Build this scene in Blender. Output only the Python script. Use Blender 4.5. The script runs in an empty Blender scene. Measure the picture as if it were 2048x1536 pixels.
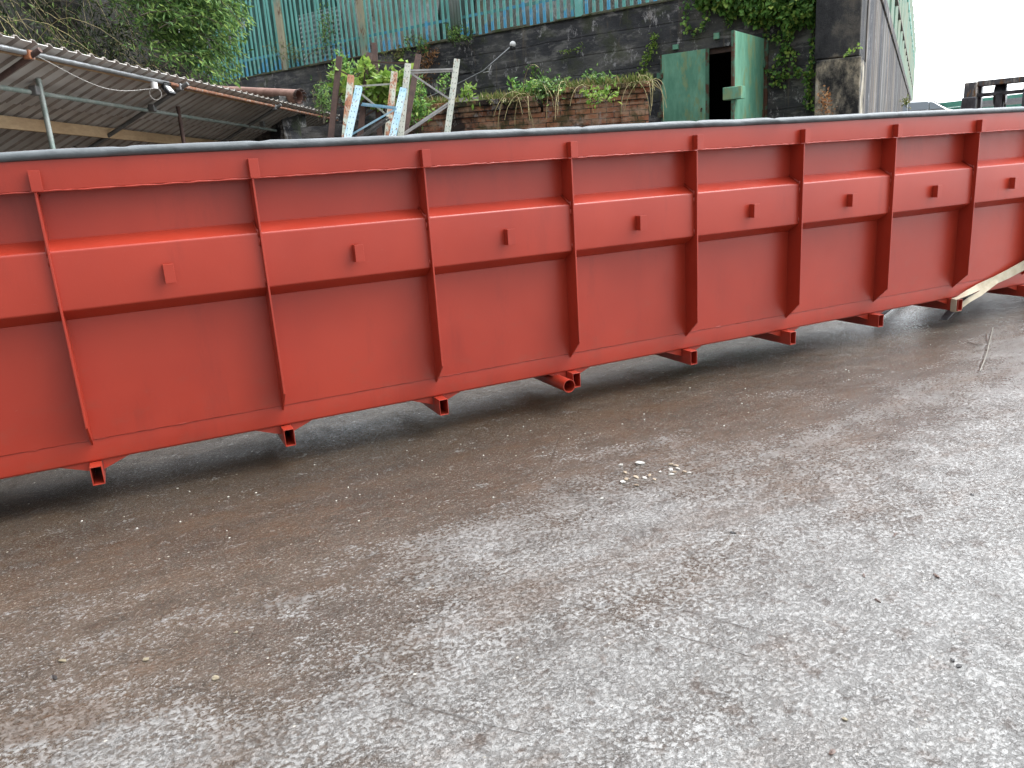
import bpy, bmesh, math, random
from math import radians as R_, sin, cos, pi
from mathutils import Vector, Matrix, noise as mn
random.seed(7)
SC = bpy.context.scene
COL = SC.collection

# ------------------------------------------------------------------ camera
CAM = Vector((0.355, -4.679, 1.289))
RX = Vector((0.89650366, -0.4380712, -0.0661424))
DN = Vector((-0.1722589, -0.20712061, -0.96303059))
FW = Vector((0.40817652, 0.87475406, -0.26114604))
FPX = 1574.2
cd = bpy.data.cameras.new("camera"); cam = bpy.data.objects.new("camera", cd); COL.objects.link(cam)
m = Matrix((RX, -DN, -FW)).transposed().to_4x4(); m.translation = CAM; cam.matrix_world = m
cd.sensor_width = 36; cd.lens = FPX/2048*36; cd.clip_end = 500; cd.clip_start = 0.05
SC.camera = cam

# ------------------------------------------------------------------ world, sun, exposure
SUN_AZ, SUN_EL = R_(-20), R_(60)          # azimuth of the sun, measured from +x
w = bpy.data.worlds.new("World"); SC.world = w; w.use_nodes = True
nt = w.node_tree; nt.nodes.clear()
sky = nt.nodes.new('ShaderNodeTexSky'); sky.sky_type = 'NISHITA'; sky.sun_disc = False
sky.sun_elevation = SUN_EL; sky.sun_rotation = pi/2 - SUN_AZ
sky.air_density = 1.0; sky.dust_density = 1.5; sky.ozone_density = 1.0
hs = nt.nodes.new('ShaderNodeHueSaturation'); hs.inputs['Saturation'].default_value = 0.10
bg = nt.nodes.new('ShaderNodeBackground'); bg.inputs[1].default_value = 0.15
wo = nt.nodes.new('ShaderNodeOutputWorld')
# overcast: the cloud layer is brighter overhead than at the horizon
tcw = nt.nodes.new('ShaderNodeTexCoord'); spw = nt.nodes.new('ShaderNodeSeparateXYZ'); mrw = nt.nodes.new('ShaderNodeMapRange')
mrw.inputs['From Min'].default_value = 0; mrw.inputs['From Max'].default_value = 1; mrw.inputs['To Min'].default_value = 1.0; mrw.inputs['To Max'].default_value = 2.9
# sky raised right and back, dimmed behind the camera, added to shape the light
dtw = nt.nodes.new('ShaderNodeVectorMath'); dtw.operation = 'DOT_PRODUCT'; dtw.inputs[1].default_value = (.52, .60, 0)
maw = nt.nodes.new('ShaderNodeMath'); maw.operation = 'ADD'; maw.inputs[1].default_value = 1.0
muw = nt.nodes.new('ShaderNodeMath'); muw.operation = 'MULTIPLY'
nt.links.new(tcw.outputs['Generated'], dtw.inputs[0]); nt.links.new(dtw.outputs['Value'], maw.inputs[0]); nt.links.new(maw.outputs[0], muw.inputs[0]); nt.links.new(mrw.outputs[0], muw.inputs[1])
vmw = nt.nodes.new('ShaderNodeVectorMath'); vmw.operation = 'SCALE'
cmw = nt.nodes.new('ShaderNodeMix'); cmw.data_type = 'RGBA'; cmw.blend_type = 'MULTIPLY'; cmw.inputs[0].default_value = 1; cmw.inputs[7].default_value = (.97, 1.0, 1.03, 1)
nt.links.new(tcw.outputs['Generated'], spw.inputs[0]); nt.links.new(spw.outputs['Z'], mrw.inputs['Value'])
nt.links.new(sky.outputs[0], hs.inputs['Color']); nt.links.new(hs.outputs[0], cmw.inputs[6]); nt.links.new(cmw.outputs[2], vmw.inputs[0]); nt.links.new(muw.outputs[0], vmw.inputs['Scale']); nt.links.new(vmw.outputs[0], bg.inputs[0]); nt.links.new(bg.outputs[0], wo.inputs[0])
sd = bpy.data.lights.new("sun", 'SUN'); sd.energy = 0.7; sd.angle = R_(32); sd.color = (1, 0.97, 0.93)
sun = bpy.data.objects.new("sun", sd); COL.objects.link(sun)
sv = Vector((cos(SUN_AZ)*cos(SUN_EL), sin(SUN_AZ)*cos(SUN_EL), sin(SUN_EL)))
sun.rotation_euler = sv.to_track_quat('Z', 'Y').to_euler()
SC.view_settings.view_transform = 'Standard'; SC.view_settings.look = 'None'
SC.view_settings.exposure = 1.3; SC.view_settings.gamma = 1.0
SC.render.engine = 'CYCLES'

# ------------------------------------------------------------------ helpers
def ray(u, v): return RX*((u-1024)/FPX) + DN*((v-768)/FPX) + FW
def at(u, v, depth=None, z=None, y=None):
    d = ray(u, v)
    t = depth if depth is not None else ((z-CAM.z)/d.z if z is not None else (y-CAM.y)/d.y)
    return CAM + d*t
def tag(o, label=None, cat=None, group=None, kind=None):
    if label: o['label'] = label
    if cat: o['category'] = cat
    if group: o['group'] = group
    if kind: o['kind'] = kind
    return o
def empty(name, loc=(0,0,0), rz=0, **k):
    o = bpy.data.objects.new(name, None); COL.objects.link(o); o.location = loc; o.rotation_euler = (0,0,rz)
    o.empty_display_size = .1
    return tag(o, **k)
class MB:
    def __init__(s): s.v = []; s.f = []
    def add(s, vs, fs):
        n = len(s.v); s.v += [tuple(p) for p in vs]; s.f += [tuple(i+n for i in f) for f in fs]; return s
    def box(s, x0, x1, y0, y1, z0, z1, M=None):
        vs = [Vector((x, y, z)) for x in (x0, x1) for y in (y0, y1) for z in (z0, z1)]
        if M: vs = [M @ p for p in vs]
        return s.add(vs, [(0,1,3,2),(4,6,7,5),(0,4,5,1),(2,3,7,6),(0,2,6,4),(1,5,7,3)])
    def beam(s, a, b, w, h=None, up=(0,0,1), roll=0):
        a = Vector(a); b = Vector(b); h = h or w
        d = (b-a).normalized(); u = Vector(up)
        if abs(d.dot(u)) > .98: u = Vector((1,0,0))
        x = d.cross(u).normalized(); y = x.cross(d)
        x, y = x*cos(roll)+y*sin(roll), y*cos(roll)-x*sin(roll)
        c = [x*(i*w/2)+y*(j*h/2) for i, j in ((-1,-1),(1,-1),(1,1),(-1,1))]
        return s.add([a+q for q in c]+[b+q for q in c], [(3,2,1,0),(4,5,6,7)]+[(i,(i+1)%4,(i+1)%4+4,i+4) for i in range(4)])
    def tube(s, pts, r, n=10, cap=True):
        pts = [Vector(p) for p in pts]; k = len(pts); base = len(s.v)
        rr = r if isinstance(r, (list, tuple)) else [r]*k
        d0 = (pts[1]-pts[0]).normalized(); u = Vector((0,0,1))
        if abs(d0.dot(u)) > .95: u = Vector((1,0,0))
        x = d0.cross(u).normalized()
        for i, p in enumerate(pts):
            d = (pts[min(i+1,k-1)]-pts[max(i-1,0)]).normalized()
            x = (x-d*x.dot(d)).normalized(); y = d.cross(x)
            for j in range(n):
                a = 2*pi*j/n; s.v.append(tuple(p+(x*cos(a)+y*sin(a))*rr[i]))
        for i in range(k-1):
            for j in range(n):
                j2 = (j+1)%n; s.f.append((base+i*n+j, base+i*n+j2, base+(i+1)*n+j2, base+(i+1)*n+j))
        if cap:
            s.f.append(tuple(base+j for j in reversed(range(n)))); s.f.append(tuple(base+(k-1)*n+j for j in range(n)))
        return s
    def ring(s, a, b, outer, inner):   # hollow section: matching outlines (3-D offsets) swept from a to b
        a = Vector(a); b = Vector(b); n = len(outer)
        vs = [a+o for o in outer]+[a+o for o in inner]+[b+o for o in outer]+[b+o for o in inner]
        fs = []
        for i in range(n):
            j = (i+1)%n
            fs += [(i,j,j+n,i+n),(i+2*n,i+3*n,j+3*n,j+2*n),(i,i+2*n,j+2*n,j),(i+n,j+n,j+3*n,i+3*n)]
        return s.add(vs, fs)
    def prism(s, prof, x0, x1):        # closed (y,z) outline swept along x
        n = len(prof)
        vs = [(x0,y,z) for y, z in prof]+[(x1,y,z) for y, z in prof]
        return s.add(vs, [tuple(range(n)), tuple(reversed(range(n,2*n)))]+[(i,i+n,(i+1)%n+n,(i+1)%n) for i in range(n)])
    def build(s, name, mat, parent=None, bevel=0, smooth=None, loc=None, rz=0, seg=2):
        me = bpy.data.meshes.new(name); me.from_pydata(s.v, [], s.f)
        bm = bmesh.new(); bm.from_mesh(me); bmesh.ops.recalc_face_normals(bm, faces=bm.faces); bm.to_mesh(me); bm.free()
        if smooth is not None:
            for p in me.polygons: p.use_smooth = True
            if smooth: me.set_sharp_from_angle(angle=R_(smooth))
        me.materials.append(mat)
        o = bpy.data.objects.new(name, me); COL.objects.link(o)
        if loc: o.location = loc
        o.rotation_euler = (0,0,rz)
        if parent: o.parent = parent
        if bevel:
            b = o.modifiers.new('b', 'BEVEL'); b.width = bevel; b.segments = seg; b.limit_method = 'ANGLE'; b.angle_limit = R_(35)
            b.harden_normals = False
        return o
def fillet(prof, rads, n=5):
    out = []; k = len(prof)
    for i, (p, r) in enumerate(zip(prof, rads)):
        p = Vector(p); a = Vector(prof[i-1])-p; b = Vector(prof[(i+1)%k])-p
        if r <= 0: out.append(tuple(p)); continue
        a.normalize(); b.normalize(); half = math.acos(max(-1,min(1,a.dot(b))))/2; L = r/math.tan(half)
        c = p+(a+b).normalized()*(r/sin(half)); s = p+a*L-c; e = p+b*L-c
        for q in range(n+1):
            t = q/n; d = (s*(1-t)+e*t).normalized()*r; out.append(tuple(c+d))
    return out
def ease(t): t = max(0,min(1,t)); return t*t*(3-2*t)

# ------------------------------------------------------------------ material helpers
class NT:
    def __init__(s, name):
        s.m = bpy.data.materials.new(name); s.m.use_nodes = True; s.t = s.m.node_tree
        s.b = s.t.nodes['Principled BSDF']; s.o = s.t.nodes['Material Output']
        s.tc = s.t.nodes.new('ShaderNodeTexCoord')
    def n(s, typ, **k):
        x = s.t.nodes.new('ShaderNode'+typ)
        for a, b in k.items(): setattr(x, a, b)
        return x
    def l(s, a, b): s.t.links.new(a, b)
    def setin(s, sock, v):
        if hasattr(v, 'links') or isinstance(v, bpy.types.NodeSocket): s.l(v, sock)
        else: sock.default_value = v
    def coord(s, scale=(1,1,1), kind='Object', rot=(0,0,0), loc=(0,0,0)):
        mp = s.n('Mapping'); mp.inputs['Scale'].default_value = scale; mp.inputs['Rotation'].default_value = rot
        mp.inputs['Location'].default_value = loc
        s.l(s.tc.outputs[kind], mp.inputs[0]); return mp.outputs[0]
    def noise(s, scale, detail=4, rough=.55, co=None, dist=0):
        x = s.n('TexNoise'); x.inputs['Scale'].default_value = scale; x.inputs['Detail'].default_value = detail
        x.inputs['Roughness'].default_value = rough; x.inputs['Distortion'].default_value = dist
        s.l(co if co is not None else s.coord(), x.inputs['Vector']); return x.outputs['Fac']
    def ramp(s, fac, stops, interp='LINEAR'):
        x = s.n('ValToRGB'); x.color_ramp.interpolation = interp; cr = x.color_ramp
        while len(cr.elements) < len(stops): cr.elements.new(.5)
        for e, (p, c) in zip(cr.elements, stops):
            e.position = p; e.color = (c, c, c, 1) if isinstance(c, (int, float)) else (*c, 1)
        s.l(fac, x.inputs[0]); return x.outputs[0]
    def mix(s, f, a, b, mode='MIX'):
        x = s.n('Mix', data_type='RGBA', blend_type=mode)
        s.setin(x.inputs[0], f)
        for sock, v in ((x.inputs[6], a), (x.inputs[7], b)):
            if isinstance(v, tuple): sock.default_value = (*v, 1)
            else: s.l(v, sock)
        return x.outputs[2]
    def math(s, op, a, b=0.0, c=None, clamp=False):
        x = s.n('Math', operation=op, use_clamp=clamp); s.setin(x.inputs[0], a); s.setin(x.inputs[1], b)
        if c is not None: s.setin(x.inputs[2], c)
        return x.outputs[0]
    def bump(s, h, dist=.01, strength=1.0, nrm=None):
        x = s.n('Bump'); x.inputs['Distance'].default_value = dist; x.inputs['Strength'].default_value = strength
        s.l(h, x.inputs['Height'])
        if nrm is not None: s.l(nrm, x.inputs['Normal'])
        s.l(x.outputs[0], s.b.inputs['Normal']); return x.outputs[0]
    def set(s, color=None, rough=None, metal=None, spec=None):
        if color is not None:
            if isinstance(color, tuple): s.b.inputs['Base Color'].default_value = (*color, 1)
            else: s.l(color, s.b.inputs['Base Color'])
        if rough is not None: s.setin(s.b.inputs['Roughness'], rough)
        if metal is not None: s.setin(s.b.inputs['Metallic'], metal)
        if spec is not None: s.setin(s.b.inputs['Specular IOR Level'], spec)
        return s.m
def worn(name, base, alt, scale=6, lo=.45, hi=.6, rough=.6, metal=0, bumpd=.002, third=None, stretch=(1,1,1), tl=(.53,.585)):
    t = NT(name); co = t.coord(stretch)
    n1 = t.noise(scale, 6, .65, co); c = t.ramp(n1, [(lo, base), (hi, alt)])
    if third: c = t.mix(t.ramp(t.noise(scale*2.3, 5, .7, t.coord(stretch, loc=(3,5,1))), [(tl[0], 0.0), (tl[1], 1.0)]), c, third)
    c = t.mix(.25, c, t.ramp(t.noise(scale*8, 3, .6, co), [(.3, .35), (.7, 1.0)]), 'MULTIPLY')
    if bumpd: t.bump(t.noise(scale*9, 4, .6, co), bumpd)
    return t.set(c, rough, metal)
def leafmat(name, stops, trans=.3, rough=.45):
    t = NT(name); g = t.n('NewGeometry')
    c = t.ramp(g.outputs['Random Per Island'], stops)
    t.set(c, rough, spec=.12 if trans < .2 else .25)
    tr = t.n('BsdfTranslucent'); t.l(c, tr.inputs[0]); mx = t.n('MixShader'); mx.inputs[0].default_value = trans
    t.l(t.b.outputs[0], mx.inputs[1]); t.l(tr.outputs[0], mx.inputs[2]); t.l(mx.outputs[0], t.o.inputs[0])
    return t.m

# ---- materials
def m_paint():
    t = NT('red_oxide_paint')
    c = t.ramp(t.noise(1.1, 3, .6), [(.35, (.30,.026,.0120)), (.65, (.355,.034,.0155))])
    c = t.mix(t.ramp(t.noise(9, 6, .7, t.coord((1,1,.35))), [(.6, 0.0), (.8, .25)]), c, (.30,.03,.02))
    sx = t.n('SeparateXYZ'); t.l(t.tc.outputs['Object'], sx.inputs[0])
    dust = t.math('SUBTRACT', t.noise(7, 6, .7, t.coord((1,1,1.6), loc=(4,4,4))), t.math('MULTIPLY', sx.outputs['Z'], .22))
    c = t.mix(t.ramp(dust, [(.50, 0.0), (.70, .22)]), c, (.19,.075,.05))
    c = t.mix(t.ramp(t.noise(3.2, 7, .75, t.coord((1,1,.22), loc=(7,1,4))), [(.54, 0.0), (.68, .3)]), c, (.15,.016,.011))
    c = t.mix(t.ramp(t.noise(75, 3, .8, t.coord((.25,1,1))), [(.68, 0.0), (.74, .35)]), c, (.33,.10,.07))
    r = t.ramp(t.noise(5, 5, .7), [(.35, .31), (.65, .42)])
    t.bump(t.noise(140, 2, .5), .0006, .5, t.bump(t.noise(2.2, 2, .5), .004, .6))
    return t.set(c, r, spec=.52)
M_RED = m_paint()
def m_ground():
    t = NT('wet_tarmac')
    patch = t.noise(.55, 4, .6, t.coord((1,1,1), rot=(0,0,.5)))          # puddled film against grainy surface
    streak = t.noise(1.6, 5, .65, t.coord((.45,1.5,1), rot=(0,0,-.35)))
    fine = t.noise(58, 5, .66, t.coord((1,1.1,1)), dist=.35)
    grit = t.noise(120, 2, .6)
    vor = t.n('TexVoronoi', feature='SMOOTH_F1'); vor.inputs['Scale'].default_value = 38; vor.inputs['Smoothness'].default_value = .35
    warp = t.mix(.06, t.coord(), t.n('TexNoise').outputs['Color'])
    t.l(warp, vor.inputs['Vector'])
    brown = t.ramp(streak, [(.3, (.036,.025,.015)), (.7, (.074,.050,.030))])
    crust_sheen = t.ramp(t.noise(3.0, 5, .6), [(.3, (.132,.128,.118)), (.7, (.212,.209,.199))])
    # grey crust plus painted sky sheen in the yard, brown silt near the trough
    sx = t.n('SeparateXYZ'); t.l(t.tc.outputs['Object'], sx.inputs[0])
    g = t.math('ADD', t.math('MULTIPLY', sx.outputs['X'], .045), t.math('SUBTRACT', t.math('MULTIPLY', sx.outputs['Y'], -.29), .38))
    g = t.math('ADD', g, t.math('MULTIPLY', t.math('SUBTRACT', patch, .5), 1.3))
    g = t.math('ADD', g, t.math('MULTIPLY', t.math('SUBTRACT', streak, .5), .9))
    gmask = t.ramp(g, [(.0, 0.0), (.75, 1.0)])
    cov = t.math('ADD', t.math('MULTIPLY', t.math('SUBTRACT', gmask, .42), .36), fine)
    cov = t.math('ADD', cov, t.ramp(t.noise(9, 5, .7, t.coord((.7,1.3,1), loc=(1,6,2))), [(.56, 0.0), (.66, .10)]))  # small wet glints painted in as extra pale patches
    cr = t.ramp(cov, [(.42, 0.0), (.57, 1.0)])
    bed = t.mix(t.ramp(gmask, [(.25, 0.0), (1.0, .86)]), brown, crust_sheen)
    c = t.mix(cr, bed, crust_sheen)
    rid = t.math('ABSOLUTE', t.math('SUBTRACT', t.noise(30, 4, .65, t.coord((1,1.3,1), loc=(7,3,1)), dist=.6), .5))
    crack = t.math('MULTIPLY', t.ramp(rid, [(.0, 1.0), (.022, 0.0)]), t.ramp(t.noise(6, 4, .65, t.coord(loc=(1,1,8))), [(.46, 0.0), (.60, .75)]))
    c = t.mix(crack, c, (.040,.030,.022))
    c = t.mix(t.ramp(t.noise(130, 2, .7), [(.58, 0.0), (.70, .55)]), c, (.24,.22,.19))
    c = t.mix(t.ramp(t.noise(95, 3, .7, t.coord(loc=(3,3,3))), [(.56, 0.0), (.68, .6)]), c, (.03,.022,.016))
    c = t.mix(t.ramp(t.noise(11, 5, .7, t.coord(loc=(4,2,0))), [(.56, 0.0), (.64, .6)]), c, (.045,.026,.013))
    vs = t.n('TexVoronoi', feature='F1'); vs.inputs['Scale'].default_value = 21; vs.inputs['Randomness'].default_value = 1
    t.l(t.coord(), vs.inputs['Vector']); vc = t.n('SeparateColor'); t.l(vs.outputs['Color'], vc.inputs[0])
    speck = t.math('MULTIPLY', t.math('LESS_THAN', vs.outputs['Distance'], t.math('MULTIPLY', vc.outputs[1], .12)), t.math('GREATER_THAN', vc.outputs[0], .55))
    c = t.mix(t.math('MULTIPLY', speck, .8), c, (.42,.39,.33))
    stain = t.ramp(t.noise(1.7, 6, .7, t.coord((.5,1.6,1), rot=(0,0,-.3), loc=(2,9,1))), [(.52, 0.0), (.62, .55)])
    c = t.mix(t.math('MULTIPLY', stain, t.ramp(gmask, [(.3, 1.0), (1.0, .25)])), c, (.075,.046,.025))
    # long grooves scraped in the surface
    def seg(P, Q, wd):
        P = Vector((P[0],P[1],0)); Q = Vector((Q[0],Q[1],0)); L = (Q-P).length; ang = math.atan2(Q.y-P.y, Q.x-P.x)
        mp = t.n('Mapping', vector_type='TEXTURE'); mp.inputs['Location'].default_value = P; mp.inputs['Rotation'].default_value = (0,0,ang)
        t.l(t.tc.outputs['Object'], mp.inputs[0]); s = t.n('SeparateXYZ'); t.l(mp.outputs[0], s.inputs[0])
        wob = t.math('MULTIPLY', t.math('SUBTRACT', t.noise(6, 2), .5), .03)
        dd = t.math('ABSOLUTE', t.math('ADD', s.outputs['Y'], wob))
        a = t.math('SUBTRACT', 1.0, t.math('DIVIDE', dd, wd), clamp=True)
        b = t.math('MULTIPLY', t.math('GREATER_THAN', s.outputs['X'], 0.0), t.math('LESS_THAN', s.outputs['X'], L))
        return t.math('MULTIPLY', t.math('MULTIPLY', a, b), t.ramp(t.noise(9, 4, .7), [(.38, .3), (.56, 1.0)]))
    gz = -.35; gr = None
    for (a, b, wd) in (((1180,1168),(1680,1310),.008), ((1100,1195),(1520,1320),.006), ((800,1405),(1060,1470),.006),
                    ((1982,660),(1955,745),.012), ((1770,1045),(1890,1020),.006), ((1090,1080),(1010,1110),.006), ((1095,935),(1120,870),.007)):
        x = seg(at(*a, z=gz), at(*b, z=gz), wd); gr = x if gr is None else t.math('MAXIMUM', gr, x)
    # height: flaky crust, calm where the water film lies
    calm = t.ramp(gmask, [(.0, .45), (.6, 1.0)])
    flake = t.ramp(fine, [(.36, 0.0), (.52, .75), (.7, 1.0)])
    h = t.math('ADD', t.math('MULTIPLY', flake, .7), t.math('MULTIPLY', vor.outputs['Distance'], .5))
    h = t.math('ADD', h, t.math('MULTIPLY', grit, .22))
    h = t.math('SUBTRACT', t.math('MULTIPLY', h, calm), t.math('MULTIPLY', crack, .5))
    h = t.math('ADD', h, t.math('MULTIPLY', gr, -.8))
    b1 = t.bump(t.noise(2.4, 4, .55), .03, .6)
    t.bump(h, .0085, 1.0, b1)
    c = t.mix(t.math('MULTIPLY', gr, .6), c, (.045,.032,.022))
    r = t.ramp(t.math('ADD', t.math('MULTIPLY', calm, .5), t.math('MULTIPLY', fine, .5)), [(.25, .12), (.8, .36)])
    return t.set(c, r, spec=.8)
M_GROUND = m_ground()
def m_blackwall():
    t = NT('blackened_concrete')
    n1 = t.noise(1.3, 6, .65, t.coord((.7,.7,1.3))); n2 = t.noise(3.5, 7, .7, t.coord((.6,.6,1.8), loc=(2,7,4)))
    c = t.ramp(n1, [(.35, (.022,.023,.027)), (.50, (.048,.049,.053)), (.62, (.10,.098,.09))])
    c = t.mix(t.ramp(n2, [(.52, 0.0), (.59, .6), (.66, .85)]), c, (.19,.185,.175))
    c = t.mix(t.ramp(t.noise(4, 8, .8, t.coord((1,1,.5), loc=(9,1,3))), [(.575, 0.0), (.61, .85)]), c, (.40,.39,.39))
    c = t.mix(t.ramp(t.noise(5, 4, .7, t.coord((1,1,.14), loc=(2,1,3))), [(.58, 0.0), (.66, .45)]), c, (.16,.13,.09))
    c = t.mix(t.ramp(t.noise(1.9, 5, .7, t.coord(loc=(5,5,5))), [(.53, 0.0), (.62, .6)]), c, (.045,.055,.022))
    wv = t.n('TexWave', bands_direction='Z', wave_profile='SAW'); wv.inputs['Scale'].default_value = .95; wv.inputs['Distortion'].default_value = .9
    wv.inputs['Detail'].default_value = 3; t.l(t.coord(), wv.inputs['Vector'])
    ln = t.ramp(wv.outputs['Fac'], [(0.0, 0.0), (.06, 1.0), (.9, 1.0), (1.0, .6)])
    c = t.mix(t.math('MULTIPLY', t.ramp(ln, [(0.0, .45), (.5, 0.0)]), t.ramp(t.noise(1.1, 4, .7, t.coord(loc=(8,8,1))), [(.42, 0.0), (.55, 1.0)])), c, (.008,.008,.009))
    t.bump(ln, .012, .7, t.bump(t.noise(9, 7, .7), .03, .8))
    return t.set(c, .7, spec=.3)
M_WALL = m_blackwall()
def m_pillar():
    t = NT('stained_concrete'); sx = t.n('SeparateXYZ'); t.l(t.tc.outputs['Object'], sx.inputs[0])
    z = t.math('ADD', sx.outputs['Z'], t.math('MULTIPLY', t.noise(3, 5), .5))
    n1 = t.noise(1.8, 6, .7, t.coord((1,1,.7)))
    up = t.ramp(n1, [(.35, (.016,.017,.019)), (.52, (.045,.045,.046)), (.64, (.11,.10,.085))])
    lo = t.ramp(t.noise(2.2, 7, .75, t.coord((1,1,.6), loc=(3,0,1))), [(.38, (.022,.022,.022)), (.47, (.12,.11,.09)), (.54, (.30,.26,.19)), (.64, (.45,.42,.37))])
    c = t.mix(t.ramp(t.math('MULTIPLY', z, .3), [(.845, 1.0), (.87, 0.0)]), up, lo)
    t.bump(t.noise(7, 8, .75), .05, .8)
    return t.set(c, .85, spec=.2)
M_PILLAR = m_pillar()
def m_streak():
    t = NT('streaked_concrete'); co = t.coord((.8,.8,.07))
    n = t.noise(.7, 4, .6, co)
    c = t.ramp(n, [(.36, (.022,.023,.028)), (.44, (.09,.092,.10)), (.48, (.20,.15,.10)), (.52, (.05,.052,.06)), (.56, (.26,.23,.19)), (.60, (.05,.05,.055)), (.68, (.30,.29,.27))])
    c = t.mix(t.ramp(t.noise(4.5, 6, .7, t.coord((1,1,.25), loc=(4,4,4))), [(.60, 0.0), (.64, .9)]), c, (.45,.45,.46))
    c = t.mix(t.ramp(t.noise(1.0, 5, .65, t.coord((.8,.8,.10), loc=(5,2,2))), [(.40, .75), (.60, .25)]), c, (.02,.021,.024))
    t.bump(t.noise(6, 7, .7, t.coord((1,1,.4))), .04, .8)
    return t.set(c, .85, spec=.2)
M_WING = m_streak()
def m_brick():
    t = NT('old_brick'); sx = t.n('SeparateXYZ'); t.l(t.coord(), sx.inputs[0])
    nz = t.noise(7, 3, .6)
    cx = t.n('CombineXYZ'); t.l(t.math('ADD', sx.outputs['X'], t.math('MULTIPLY', nz, .02)), cx.inputs[0]); t.l(t.math('ADD', sx.outputs['Z'], t.math('MULTIPLY', nz, .012)), cx.inputs[1])
    b = t.n('TexBrick'); t.l(cx.outputs[0], b.inputs['Vector']); b.inputs['Scale'].default_value = 1
    b.inputs['Brick Width'].default_value = .225; b.inputs['Row Height'].default_value = .078; b.inputs['Mortar Size'].default_value = .007
    b.inputs['Mortar Smooth'].default_value = .3; b.inputs['Bias'].default_value = 0
    b.inputs['Color1'].default_value = (.36,.17,.09,1); b.inputs['Color2'].default_value = (.24,.095,.055,1); b.inputs['Mortar'].default_value = (.045,.04,.035,1)
    c = t.mix(t.ramp(t.noise(4.5, 5, .7, t.coord((1,1,2))), [(.44, 0.0), (.58, .7)]), b.outputs['Color'], (.36,.27,.19))
    dark = t.math('ADD', t.noise(1.3, 6, .65, t.coord(loc=(1.4,0,.3))), t.math('MULTIPLY', sx.outputs['X'], -.045))
    c = t.mix(t.ramp(dark, [(.58, 0.0), (.66, .93)]), c, (.018,.018,.020))
    c = t.mix(t.ramp(t.noise(5, 6, .8, t.coord((1,1,.5), loc=(6,6,6))), [(.56, 0.0), (.64, .8)]), c, (.34,.33,.32))
    c = t.mix(t.ramp(t.noise(2.6, 6, .7, t.coord(loc=(6,1,6))), [(.50, 0.0), (.60, .75)]), c, (.04,.05,.02))
    t.bump(t.math('ADD', t.math('MULTIPLY', b.outputs['Fac'], -1.0), t.math('MULTIPLY', t.noise(30, 4), .8)), .014, .9)
    return t.set(c, .85, spec=.2)
M_BRICK = m_brick()
def m_pale():
    t = NT('faded_green_paint'); sx = t.n('SeparateXYZ'); t.l(t.tc.outputs['Object'], sx.inputs[0])
    g = t.n('ObjectInfo').outputs['Random']
    c = t.ramp(t.noise(2.0, 5, .7), [(.35, (.14,.43,.38)), (.65, (.22,.57,.52))])
    k = t.math('ADD', t.math('MULTIPLY', t.math('SUBTRACT', 4.75, sx.outputs['Z']), .55), t.noise(3.0, 6, .75, t.coord((1.4,1.4,1), 'Object')))
    k = t.math('ADD', k, t.math('MULTIPLY', g, .35))
    c = t.mix(t.ramp(k, [(.97, 0.0), (1.05, .9)]), c, (.09,.42,.68))
    c = t.mix(t.ramp(t.noise(5, 6, .8, t.coord((1,1,.5), loc=(3,3,0))), [(.55, 0.0), (.64, .7)]), c, (.50,.60,.56))
    c = t.mix(t.ramp(t.noise(3, 6, .8, t.coord((1,1,.6), loc=(8,3,0))), [(.68, 0.0), (.73, .8)]), c, (.16,.09,.045))
    t.bump(t.noise(60, 3), .001)
    return t.set(c, .6)
M_PALE = m_pale()
M_POST = worn('streaked_post_paint', (.20,.36,.29), (.42,.38,.26), 3, .42, .56, .7, third=(.18,.10,.05), stretch=(1,1,.25))
M_DOOR = worn('green_door_paint', (.12,.33,.22), (.22,.48,.33), 1.8, .40, .62, .5, third=(.24,.36,.19), stretch=(1,1,.35), bumpd=.001)
M_DOOREDGE = worn('rusty_green_edge', (.08,.20,.13), (.10,.045,.025), 5, .45, .55, .8)
M_TEAL = worn('teal_sheet_paint', (.16,.46,.39), (.24,.56,.49), 1.5, .35, .65, .55, stretch=(1,1,.3))
M_TPOST = worn('pale_post_paint', (.30,.42,.34), (.38,.40,.30), 1.5, .4, .6, .65, stretch=(1,1,.3))
M_TEAL2 = worn('far_teal_paint', (.16,.42,.34), (.20,.48,.39), 1.5, .35, .65, .6)
M_GALV = worn('galvanised_tube', (.33,.34,.34), (.45,.46,.47), 5, .4, .6, .38, .7, stretch=(1,1,1))
M_TUBEDK = worn('dull_tube', (.10,.105,.10), (.17,.17,.165), 5, .4, .6, .55, .4)
M_TUBEGR = worn('greenish_tube', (.22,.28,.25), (.33,.36,.33), 5, .4, .6, .5, .3)
M_RUST = worn('rust', (.16,.06,.03), (.28,.12,.06), 9, .4, .6, .85, third=(.09,.035,.02), bumpd=.003)
M_RUSTOR = worn('rusty_tube', (.34,.13,.055), (.22,.10,.06), 9, .4, .6, .75, third=(.38,.33,.28))
M_RUSTDK = worn('dark_rust', (.06,.036,.03), (.095,.055,.042), 9, .4, .6, .85, bumpd=.003)
M_RPIPE = worn('rusted_pipe', (.20,.105,.08), (.28,.16,.125), 6, .4, .6, .8, bumpd=.003)
M_RACKG = worn('flaking_grey_green', (.30,.34,.29), (.42,.43,.37), 10, .4, .55, .7, third=(.20,.09,.05), stretch=(1,1,.4), tl=(.60,.64))
M_RACKB = worn('flaking_pale_blue', (.30,.50,.60), (.45,.60,.66), 9, .4, .55, .7, third=(.24,.12,.07), stretch=(1,1,.4), tl=(.61,.65))
M_RACKR = worn('rusty_pale_green', (.36,.17,.09), (.42,.46,.38), 6, .45, .55, .75, third=(.26,.10,.05), stretch=(1,1,.4))
M_TIMBER = worn('pale_timber', (.36,.24,.13), (.46,.33,.19), 4, .35, .65, .75, stretch=(.3,1,1))
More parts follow.
